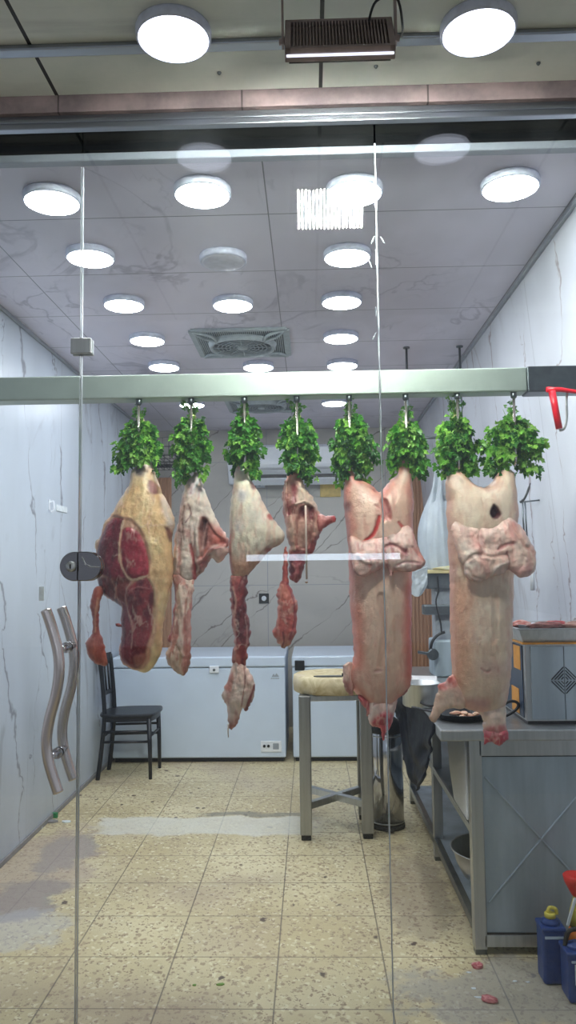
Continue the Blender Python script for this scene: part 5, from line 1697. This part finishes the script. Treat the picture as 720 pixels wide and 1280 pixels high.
# --- cabinet side with dark panel and amber patches painted as its orange reflections, cable coil beside it
def on_side(px, py):
    d = ray(px, py)
    return EYE + d * ((cx0 - EYE.x) / d.x)


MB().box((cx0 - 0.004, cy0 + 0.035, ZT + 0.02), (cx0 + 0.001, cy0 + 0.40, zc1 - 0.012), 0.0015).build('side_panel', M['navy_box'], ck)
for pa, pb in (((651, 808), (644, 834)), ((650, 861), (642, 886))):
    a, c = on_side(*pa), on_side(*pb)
    MB().box((cx0 - 0.006, min(a.y, c.y), min(a.z, c.z)), (cx0 - 0.003, max(a.y, c.y), max(a.z, c.z)), 0.001).build('amber_reflection', M['amber'], ck)
pp = [at(x, y, cy0 + 0.09) for x, y in ((628, 882), (636, 877), (644, 877), (648, 881), (645, 887), (636, 893), (628, 895), (620, 888))]
for q_ in pp: q_.z = max(q_.z, ZT + 0.008)
o = MB().tube(catmull(pp, 6, True).tolist() + [pp[0]], 0.0065, 10).build('cable', M['black'])
setbase(o, (pp[0].x, pp[0].y, ZT))
tag(o, 'black cable looped on the counter beside the steel cabinet', 'cable')

# --- black pan with scraps
pq = atz(578, 898, ZT)
pan = thing('frying_pan', (pq.x, YC + 0.22, ZT), 'shallow black pan of meat scraps behind the cream carcass foreleg', 'pan')
pc = (pq.x - 0.005, YC + 0.22, ZT)
MB().lathe([(0.0, 0.0), (0.09, 0.0), (0.115, 0.028), (0.118, 0.03), (0.112, 0.03), (0.088, 0.006), (0.0, 0.006)], pc, 40, caps=False).build('pan_body', M['pan_black'], pan)
MB().bar((pc[0] - 0.11, pc[1] + 0.01, ZT + 0.026), (pc[0] - 0.2, pc[1] + 0.10, ZT + 0.034), 0.018, 0.008, 0.003, up=(0, 0, 1)).build('pan_handle', M['black'], pan)
for k in range(9):
    a = rr.uniform(0, 2 * PI); d = rr.uniform(0.01, 0.075)
    lumpmeat('meat_scrap', (pc[0] + d * math.cos(a), pc[1] + d * math.sin(a), ZT + 0.007 + (0.012 if k > 5 else 0)), rr.uniform(0.018, 0.03), 0.013, rr.uniform(0, 3), 120 + k, (206, 176, 146), (190, 130, 110), 'pale scrap of cooked meat heaped in the black pan', 'scraps in the black pan')

# --- steel pot, papers, dark box further back
p = atz(531, 886, ZT)
pt = thing('steel_pot', (p.x, p.y, ZT), 'plain steel pot on the counter left of the grey column', 'pot')
MB().lathe([(0.0, 0.0), (0.085, 0.0), (0.092, 0.008), (0.092, 0.105), (0.096, 0.11), (0.09, 0.11), (0.088, 0.012), (0.0, 0.012)], (p.x, p.y + 0.09, ZT), 40, caps=False).build('pot_body', M['steel'], pt)
MB().tube(catmull([(p.x - 0.02, p.y - 0.005, ZT + 0.03), (p.x + 0.02, p.y - 0.03, ZT + 0.018), (p.x + 0.075, p.y - 0.02, ZT + 0.022)], 6, False), 0.006, 8).build('pot_handle', M['black'], pt)
yb2 = p.y + 0.42
q = at(528, 860, yb2)
o = MB().box((q.x - 0.10, yb2, ZT), (q.x + 0.10, yb2 + 0.2, at(528, 862, yb2).z), 0.005).build('storage_box', M['navy_box'])
setbase(o, (q.x, yb2 + 0.1, ZT))
tag(o, 'dark low box behind the steel pot, under white papers', 'box')
zbx = at(528, 862, yb2).z
for k, (ang, mt, lb) in enumerate(((0.1, 'paper_blue', 'pale blue paper sheaf, undermost on the dark box'), (-0.15, 'paper', 'white paper sheaf, topmost on the dark box'))):
    r_ = Matrix.Rotation(ang, 3, 'Z')
    o = MB().box((q.x - 0.10, yb2 - 0.01, zbx + 0.001 + k * 0.024), (q.x + 0.09, yb2 + 0.19, zbx + 0.023 + k * 0.024), 0.003, rot=r_).build('paper_stack', M[mt])
    setbase(o, (q.x, yb2 + 0.1, zbx + k * 0.024))
    tag(o, lb, 'paper', 'papers on the dark box')

# --- grey column machine with tan platform
yc = YC + 1.55
ctr = at(556, 800, yc)
mc = thing('bone_saw', (ctr.x, yc + 0.1, ZT), 'tall grey machine column with black cable and a tan platform', 'machine')
xa, xb = at(542, 800, yc).x, at(542, 800, yc).x + 0.17
MB().box((xa, yc, ZT), (xb, yc + 0.22, at(550, 800, yc).z), 0.012).build('base_housing', M['steel_panel'], mc)
MB().box((xa + 0.02, yc + 0.04, at(550, 800, yc).z - 0.01), (xb - 0.01, yc + 0.18, at(550, 734, yc).z + 0.01), 0.008).build('column', M['grey_plastic'], mc)
zb1, zb0 = at(550, 716, yc).z, at(550, 736, yc).z
MB().box((xa - 0.03, yc - 0.0, zb0), (xb + 0.08, yc + 0.22, zb1), 0.006).build('head_box', M['steel_dark'], mc)
q0, q1 = at(533, 700, yc), at(533, 717, yc)
MB().box((q0.x, yc - 0.06, q1.z + 0.0), (q0.x + 0.36, yc + 0.30, q1.z + 0.022), 0.005).build('platform', M['tan'], mc)
za_ = at(550, 762, yc).z
MB().box((xa - 0.06, yc - 0.03, za_ - 0.03), (xb - 0.01, yc + 0.06, za_ + 0.03), 0.008).build('guide_arm', M['steel_dark'], mc)
MB().tube(catmull([at(x, y, yc - 0.03) for x, y in ((547, 720), (548, 738), (545, 752), (548, 768), (551, 780), (552, 792))], 6, False), 0.005, 8).build('cable', M['black'], mc)
MB().tube(catmull([at(x, y, yc - 0.02) for x, y in ((556, 790), (547, 794), (540, 803), (537, 818))], 6, False), 0.009, 10).build('hose', M['black'], mc)
hk_ = at(541, 818, yc - 0.03)
mb = MB().lathe([(0.03, 0.02), (0.036, 0.0), (0.03, -0.02)], hk_, 20, 'Y')
mb.bar(hk_ + Vector((-0.09, 0, 0.015)), hk_, 0.018, 0.018, 0.004)
mb.build('clamp_knob', M['steel_dark'], mc)
zp = q1.z + 0.022
# bundle of clear bags on the platform
def crumple_pile(name, c, rx, ry, h, seed, mat, label, spikes=True):
    me = bpy.data.meshes.new(name)
    bm = bmesh.new()
    nU, nV = 60, 34
    grid = []
    rs_ = np.random.RandomState(seed)
    ph = rs_.rand(6) * 6
    for j in range(nV + 1):
        t = j / nV
        row = []
        for i in range(nU):
            a = 2 * PI * i / nU
            prof_ = (0.72 + 0.28 * math.sin(PI * (0.15 + 0.8 * t))) * (1 - 0.62 * t ** 2.2)
            fold = 1 + 0.10 * math.sin(9 * a + ph[0] + 3 * t) * (0.4 + t) + 0.07 * math.sin(17 * a + ph[1] + 5 * t) + 0.04 * math.sin(31 * a + ph[2])
            zz = h * t
            if t > 0.80: zz += h * 0.16 * (t - 0.80) / 0.2 * (math.sin(7 * a + ph[3]) + math.sin(13 * a + ph[4]))
            row.append(bm.verts.new((c[0] + rx * prof_ * fold * math.cos(a), c[1] + ry * prof_ * fold * math.sin(a), c[2] + zz)))
        grid.append(row)
    for j in range(nV):
        for i in range(nU):
            bm.faces.new((grid[j][i], grid[j][(i + 1) % nU], grid[j + 1][(i + 1) % nU], grid[j + 1][i]))
    top = bm.verts.new((c[0], c[1], c[2] + h * 0.78))
    for i in range(nU): bm.faces.new((grid[nV][i], grid[nV][(i + 1) % nU], top))
    bm.faces.new(list(reversed(grid[0])))
    bm.to_mesh(me); bm.free()
    o = link_mesh(name, me, mat, None, smooth=True)
    setbase(o, c)
    return tag(o, label, 'plastic bag')


tb = at(548, 640, yc + 0.1)
crumple_pile('bag_bundle', (tb.x + 0.03, yc + 0.11, zp), 0.155, 0.14, at(548, 606, yc + 0.1).z - zp, 3, M['bagfilm'], 'tall crumpled bundle of clear plastic bags between the two carcasses')
lumpmeat('cloth', (q0.x + 0.13, yc - 0.04, zp), 0.10, 0.02, 0.2, 140, (206, 196, 140), (226, 220, 190), 'yellowish crumpled cloth at the foot of the clear bag bundle', None)
bpy.data.objects['cloth']['category'] = 'cloth'
o = cloth('plastic_bag', at(511, 716, yc - 0.1), at(534, 708, yc - 0.1), 0.14, M['bagfilm'], amp=0.02, seed=12, bottom=lambda u: 0.75 + 0.4 * math.sin(PI * u))
setbase(o, at(522, 712, yc - 0.1))
tag(o, 'small clear plastic bag hanging beside the pinkish carcass flap', 'plastic bag')

# --- tools hanging on the right wall
YT = 4.0
tool = thing('skewer_hook', (at(652, 640, YT).x, YT, 1.4), 'long dark hooked tool with pale handle hanging on the right wall', 'tool')
MB().tube(catmull([at(663, 604, YT), at(659, 616, YT), at(655, 624, YT), at(650, 628, YT)], 6, False), [0.003] * 3 + [0.006] * 16, 8).build('hook', M['black'], tool)
MB().tube([at(653, 624, YT), at(654, 650, YT), at(657, 690, YT)], 0.0045, 8).build('rod', M['steel_dark'], tool)
MB().tube([at(656, 626, YT), at(658, 660, YT), at(660, 690, YT)], 0.0045, 8).build('rod', M['steel_dark'], tool)
MB().tube([at(663, 690, YT), at(665, 715, YT), at(666, 738, YT)], [0.008, 0.012, 0.012], 12).build('handle', M['white_plastic'], tool)
MB().tube([at(650, 628, YT), (wall_x(2.0) + 0.01, YT, at(650, 628, YT).z + 0.01)], 0.004, 8).build('peg', M['steel_dark'], tool)

# --- air conditioner
ya = YB - 0.24
p0, p1 = at(284, 556, ya), at(436, 601, ya)
ac = thing('air_conditioner', ((p0.x + p1.x) / 2, YB - 0.12, p1.z), 'white wall-mounted air conditioner with an open dark louver', 'air conditioner')
prof = [(YB, p0.z), (YB - 0.20, p0.z), (YB - 0.235, p0.z - 0.03), (YB - 0.24, p0.z - 0.20), (YB - 0.225, p0.z - 0.235), (YB - 0.20, p0.z - 0.25), (YB - 0.12, p1.z), (YB, p1.z)]
mb = MB().prism([(p0.x, y, z) for y, z in prof], (p1.x - p0.x, 0, 0))
o = mb.build('casing', M['white_plastic'], ac)
bv = o.modifiers.new('b', 'BEVEL'); bv.width = 0.012; bv.segments = 3; bv.limit_method = 'ANGLE'
zl_ = p0.z - 0.255
MB().box((p0.x + 0.12, YB - 0.235, p1.z + 0.012), (p1.x - 0.05, YB - 0.10, p1.z + 0.075), 0.004).build('air_outlet', M['black'], ac)
r_ = Matrix.Rotation(math.radians(-35), 3, 'X')
MB().box((p0.x + 0.13, YB - 0.30, p1.z - 0.002), (p1.x - 0.06, YB - 0.20, p1.z + 0.006), 0.003, rot=r_).build('louver', M['white_plastic'], ac)
MB().box((p1.x - 0.16, YB - 0.243, p0.z - 0.17), (p1.x - 0.09, YB - 0.238, p0.z - 0.15), 0.001).build('display', M['grey_plastic'], ac)

# --- yellow rectangle and black socket on the back wall
p0, p1 = at(400, 603, YB), at(426, 621, YB)
o = MB().box((p0.x, YB - 0.012, p1.z), (p1.x, YB, p0.z), 0.003).build('wall_rectangle', plain('rectangle', (226, 196, 120), 0.5))  # flat yellow rectangle against the wall
setbase(o, ((p0.x + p1.x) / 2, YB, p1.z))
tag(o, 'small yellow rectangle on the back wall under the air conditioner', 'rectangle')
p = at(330, 748, YB)
sk = thing('wall_socket', (p.x, YB, p.z), 'square black socket with white centre on the back wall', 'socket')
MB().box((p.x - 0.05, YB - 0.012, p.z - 0.05), (p.x + 0.05, YB, p.z + 0.05), 0.004).build('plate', M['black'], sk)
MB().lathe([(0.022, 0.014), (0.026, 0.0)], (p.x, YB - 0.01, p.z), 20, 'Y').build('face', M['white_plastic'], sk)
p = at(327, 606, YB)
pb_ = thing('switch_plate', (p.x, YB, p.z), 'small white switch plate under the air conditioner', 'switch')
MB().box((p.x - 0.055, YB - 0.010, p.z - 0.03), (p.x + 0.035, YB, p.z + 0.03), 0.003).build('plate', M['white_plastic'], pb_)
MB().box((p.x - 0.03, YB - 0.014, p.z - 0.015), (p.x - 0.008, YB - 0.009, p.z + 0.015), 0.002).build('rocker', M['grey_plastic'], pb_)
# camera-like round at left of AC
p = at(281, 533, YB)

# --- wire basket at the back left
yk = 6.9
p0, p1 = at(139, 548, yk), at(219, 569, yk)
wb = thing('wire_basket', ((p0.x + p1.x) / 2, YB - 0.15, p1.z), 'black wire basket fixed high in the back left corner', 'basket')
mb = MB()
xa, xb, za1, zb1_ = max(p0.x, XL + 0.01), p1.x, p0.z, p1.z
for z in (za1, (za1 + zb1_) / 2, zb1_):
    mb.tube([(xa, yk, z), (xb, yk, z), (xb, YB - 0.005, z), (xa, YB - 0.005, z), (xa, yk, z)], 0.004, 6)
for k in range(9):
    x = xa + (xb - xa) * k / 8
    mb.tube([(x, yk, za1), (x, yk, zb1_), (x, YB - 0.005, zb1_), (x, YB - 0.005, za1)], 0.003, 6)
for k in range(5):
    y = yk + (YB - yk) * k / 5
    mb.tube([(xa, y, za1), (xa, y, zb1_), (xb, y, zb1_), (xb, y, za1)], 0.003, 6)
mb.build('wire_cage', M['black'], wb)
MB().box((xa, YB - 0.02, zb1_ + 0.03), (xb, YB, zb1_ + 0.06), 0.003).build('bracket', M['black'], wb)

# --- small items on left wall: hook and pale tag
p = at(61, 632, 4.6); d_ = ray(61, 632); yq = d_.y * XL / d_.x
hz_ = at(61, 632, yq).z
wh = thing('wall_hook', (XL, yq, hz_), 'small white hook on the left marble wall', 'hook')
MB().box((XL, yq - 0.012, hz_ - 0.03), (XL + 0.008, yq + 0.012, hz_ + 0.04), 0.003).build('plate', M['white_plastic'], wh)
MB().tube(catmull([(XL + 0.006, yq, hz_ + 0.02), (XL + 0.03, yq, hz_ + 0.025), (XL + 0.034, yq, hz_ - 0.02), (XL + 0.02, yq, hz_ - 0.04), (XL + 0.012, yq, hz_ - 0.03)], 5, False), 0.005, 8).build('prong', M['white_plastic'], wh)
d_ = ray(76, 636); yq2 = d_.y * XL / d_.x
hz2 = at(76, 636, yq2).z
o = MB().box((XL, yq2 - 0.10, hz2 - 0.02), (XL + 0.006, yq2 + 0.12, hz2 + 0.02), 0.002).build('wall_tag', M['label_white'])
setbase(o, (XL, yq2, hz2))
tag(o, 'narrow white tag on the left marble wall beside the hook', 'tag')

# --- blue canisters and bottle at the right front
def jug(px, py, w, h, d, label, cap, Yj=None):
    p = atz(px, py, 0)
    r = thing('canister', (p.x, p.y + d / 2, 0), label, 'canister', 'blue canisters on the wet floor')
    MB().box((p.x - w / 2, p.y, 0), (p.x + w / 2, p.y + d, h * 0.86), 0.012, 3).build('body', M['blue'], r)
    mb = MB().lathe([(w * 0.42, h * 0.855), (w * 0.36, h * 0.92), (w * 0.20, h * 0.95), (w * 0.2, h * 0.96)], (p.x, p.y + d / 2, 0), 24, sy=d / w)
    mb.build('shoulder', M['blue'], r)
    if cap:
        MB().lathe([(w * 0.24, h * 0.955), (w * 0.24, h * 1.02), (w * 0.2, h * 1.03), (0.0, h * 1.03)], (p.x, p.y + d / 2, 0), 20).build('cap', M['yellow'], r)
        mb = MB().tube(catmull([(p.x - w * 0.1, p.y + d / 2, h * 1.03), (p.x, p.y + d / 2, h * 1.10), (p.x + w * 0.25, p.y + d / 2, h * 1.08), (p.x + w * 0.3, p.y + d / 2, h * 1.0)], 5, False), 0.007, 8)
        mb.build('cap_loop', M['yellow'], r)
    mb = MB().box((p.x - w * 0.53, p.y - 0.004, h * 0.80), (p.x + w * 0.53, p.y + d + 0.004, h * 0.87), 0.006)
    mb.build('rim', M['blue'], r)
    MB().box((p.x - w * 0.4, p.y - 0.003, h * 0.70), (p.x + w * 0.4, p.y + 0.002, h * 0.74), 0.001).build('stripe', M['paper_blue'], r)
    return r, p


j1, p1_ = jug(695, 1232, 0.085, 0.235, 0.09, 'blue plastic canister with a yellow cap beside the counter end', True)
j2_, p2_ = jug(733, 1256, 0.115, 0.20, 0.10, 'blue plastic canister with a white label at the right edge', False)
MB().box((p2_.x - 0.035, p2_.y - 0.004, 0.065), (p2_.x + 0.045, p2_.y + 0.002, 0.135), 0.001).build('white_label', M['label_white'], j2_)
MB().tube(catmull([(p2_.x - 0.05, p2_.y + 0.06, 0.17), (p2_.x - 0.03, p2_.y + 0.06, 0.225), (p2_.x + 0.03, p2_.y + 0.06, 0.225), (p2_.x + 0.05, p2_.y + 0.06, 0.18)], 5, False), 0.008, 10).build('carry_handle', M['black'], j2_)
pb2 = atz(720, 1226, 0)
sb = thing('spray_bottle', (pb2.x, pb2.y + 0.05, 0), 'orange and yellow bottle with a red funnel top behind the canisters', 'bottle')
c0 = Vector((pb2.x + 0.02, pb2.y + 0.025, 0))
MB().lathe([(0.036, 0.0), (0.038, 0.02), (0.036, 0.15), (0.028, 0.19)], c0, 28).build('lower_body', M['orange'], sb)
MB().lathe([(0.029, 0.188), (0.026, 0.24), (0.014, 0.28), (0.012, 0.30)], c0, 28).build('upper_body', M['yellow'], sb)
MB().lathe([(0.012, 0.295), (0.016, 0.30), (0.040, 0.345), (0.046, 0.37), (0.040, 0.375), (0.010, 0.36), (0.0, 0.358)], c0, 28).build('funnel_top', M['red'], sb)
MB().bar(c0 + Vector((-0.045, -0.03, 0.20)), c0 + Vector((-0.012, -0.03, 0.30)), 0.010, 0.010, 0.002).build('trigger', M['label_white'], sb)

# --- debris on the floor
def chip(name, px, py, s, mat, label, group, z=0.0, h=0.006, seed=0, cat='scrap'):
    r_ = random.Random(seed)
    p = atz(px, py, z)
    pts = []
    n = 7
    for k in range(n):
        a = 2 * PI * k / n
        d = s * r_.uniform(0.5, 1.0)
        pts.append((p.x + d * math.cos(a) * 1.4, p.y + d * math.sin(a) * 0.8, z + 0.0005))
    o = MB().prism(pts, (0, 0, h)).build(name, M[mat])
    setbase(o, (p.x, p.y, z))
    return tag(o, label, cat, group)


chip('leaf_scrap', 243 + 0, 1232, 0.008, 'stem', 'small green leaf scrap on a cream floor tile, left of the pair', 'leaf scraps on the floor', seed=1, h=0.003)
chip('leaf_scrap', 275, 1231, 0.012, 'stem', 'small green leaf scrap on a cream floor tile, right of the pair', 'leaf scraps on the floor', seed=2, h=0.004)
lumpmeat('meat_scrap', tuple(atz(597, 1209, 0)), 0.024, 0.017, 0.3, 160, (196, 90, 100), (222, 150, 150), 'pink meat scrap at the foot of the counter leg', 'meat scraps on the floor', 0.7)
lumpmeat('meat_scrap', tuple(atz(612, 1251, 0)), 0.030, 0.02, -0.5, 161, (176, 84, 92), (214, 140, 140), 'pink meat scrap on the wet grey floor near the canisters', 'meat scraps on the floor', 0.55)
for k, (px, py, s, lb) in enumerate(((586, 1216, 0.008, 'tiny white scrap on the wet floor just left of the pink one'), (592, 1236, 0.010, 'tiny white scrap on the wet floor between two pink ones'), (598, 1247, 0.012, 'tiny white scrap touching the lower pink scrap'), (643, 1227, 0.008, 'tiny white scrap on the wet floor under the X panel'), (660, 1228, 0.007, 'tiny white scrap on the wet floor nearest the blue canister'))):
    chip('paper_scrap', px, py, s, 'label_white', lb, 'white scraps on the wet floor', seed=20 + k, h=0.002)
chip('bottle_cap', 68, 1022, 0.022, 'green', 'green scrap on the floor by the left wall', None, seed=9, h=0.03)
chip('rubble_piece', 62, 1028, 0.05, 'grout', 'grey crumbled plaster piece under the green scrap by the left wall', 'rubble by the left wall', seed=30, h=0.012)
chip('rubble_piece', 48, 1036, 0.035, 'label_white', 'white crumbled plaster piece against the left wall', 'rubble by the left wall', seed=31, h=0.014)
chip('rubble_piece', 84, 1028, 0.03, 'label_white', 'white crumbled plaster piece right of the green scrap', 'rubble by the left wall', seed=32, h=0.008)

# ================================================================== street side: lit things the glass mirrors
def mirror_at(px, py, Yv):
    q = at(px, py, Yv)
    return Vector((q.x, 2 * (YG - 0.005) - q.y, q.z))


a, c = mirror_at(308, 692.5, 12.0), mirror_at(500, 700, 12.0)
a2, c2_ = mirror_at(308, 693.8, 12.0), mirror_at(500, 698.6, 12.0)
tb_ = thing('tube_lamp', ((a.x + c.x) / 2, a.y, c2_.z), 'long lit tube lamp across the street, mirrored as a white line in the glass', 'tube lamp')
MB().tube([(a.x, a.y, (a.z + c.z) / 2), (c.x, a.y, (a.z + c.z) / 2)], (a.z - c.z) / 2 * 0.8, 12).build('tube', M['tube_lit'], tb_)
MB().box((a.x - 0.03, a.y - 0.12, c.z - 0.02), (c.x + 0.03, a.y - 0.05, a.z + 0.02), 0.004).build('fitting', M['steel_dark'], tb_)
for x in (a.x + 0.1, c.x - 0.1):
    MB().box((x - 0.02, a.y - 0.12, 0), (x + 0.02, a.y - 0.07, c.z)).build('post', M['steel_dark'], tb_)

# ================================================================== world and view
w = bpy.data.worlds.new('evening')
scene.world = w
w.use_nodes = True
bg = w.node_tree.nodes['Background']
bg.inputs[0].default_value = (0.66, 0.74, 0.86, 1)
bg.inputs[1].default_value = 0.36
scene.view_settings.view_transform = 'Standard'
scene.view_settings.look = 'None'
scene.view_settings.exposure = 0.42
scene.view_settings.gamma = 1.0
scene.view_settings.use_curve_mapping = False
cy_ = scene.cycles
cy_.max_bounces = 10
cy_.diffuse_bounces = 5
cy_.glossy_bounces = 5
cy_.transmission_bounces = 8
cy_.transparent_max_bounces = 16
cy_.caustics_reflective = False
cy_.caustics_refractive = False
cy_.sample_clamp_indirect = 4.0
cy_.use_denoising = True
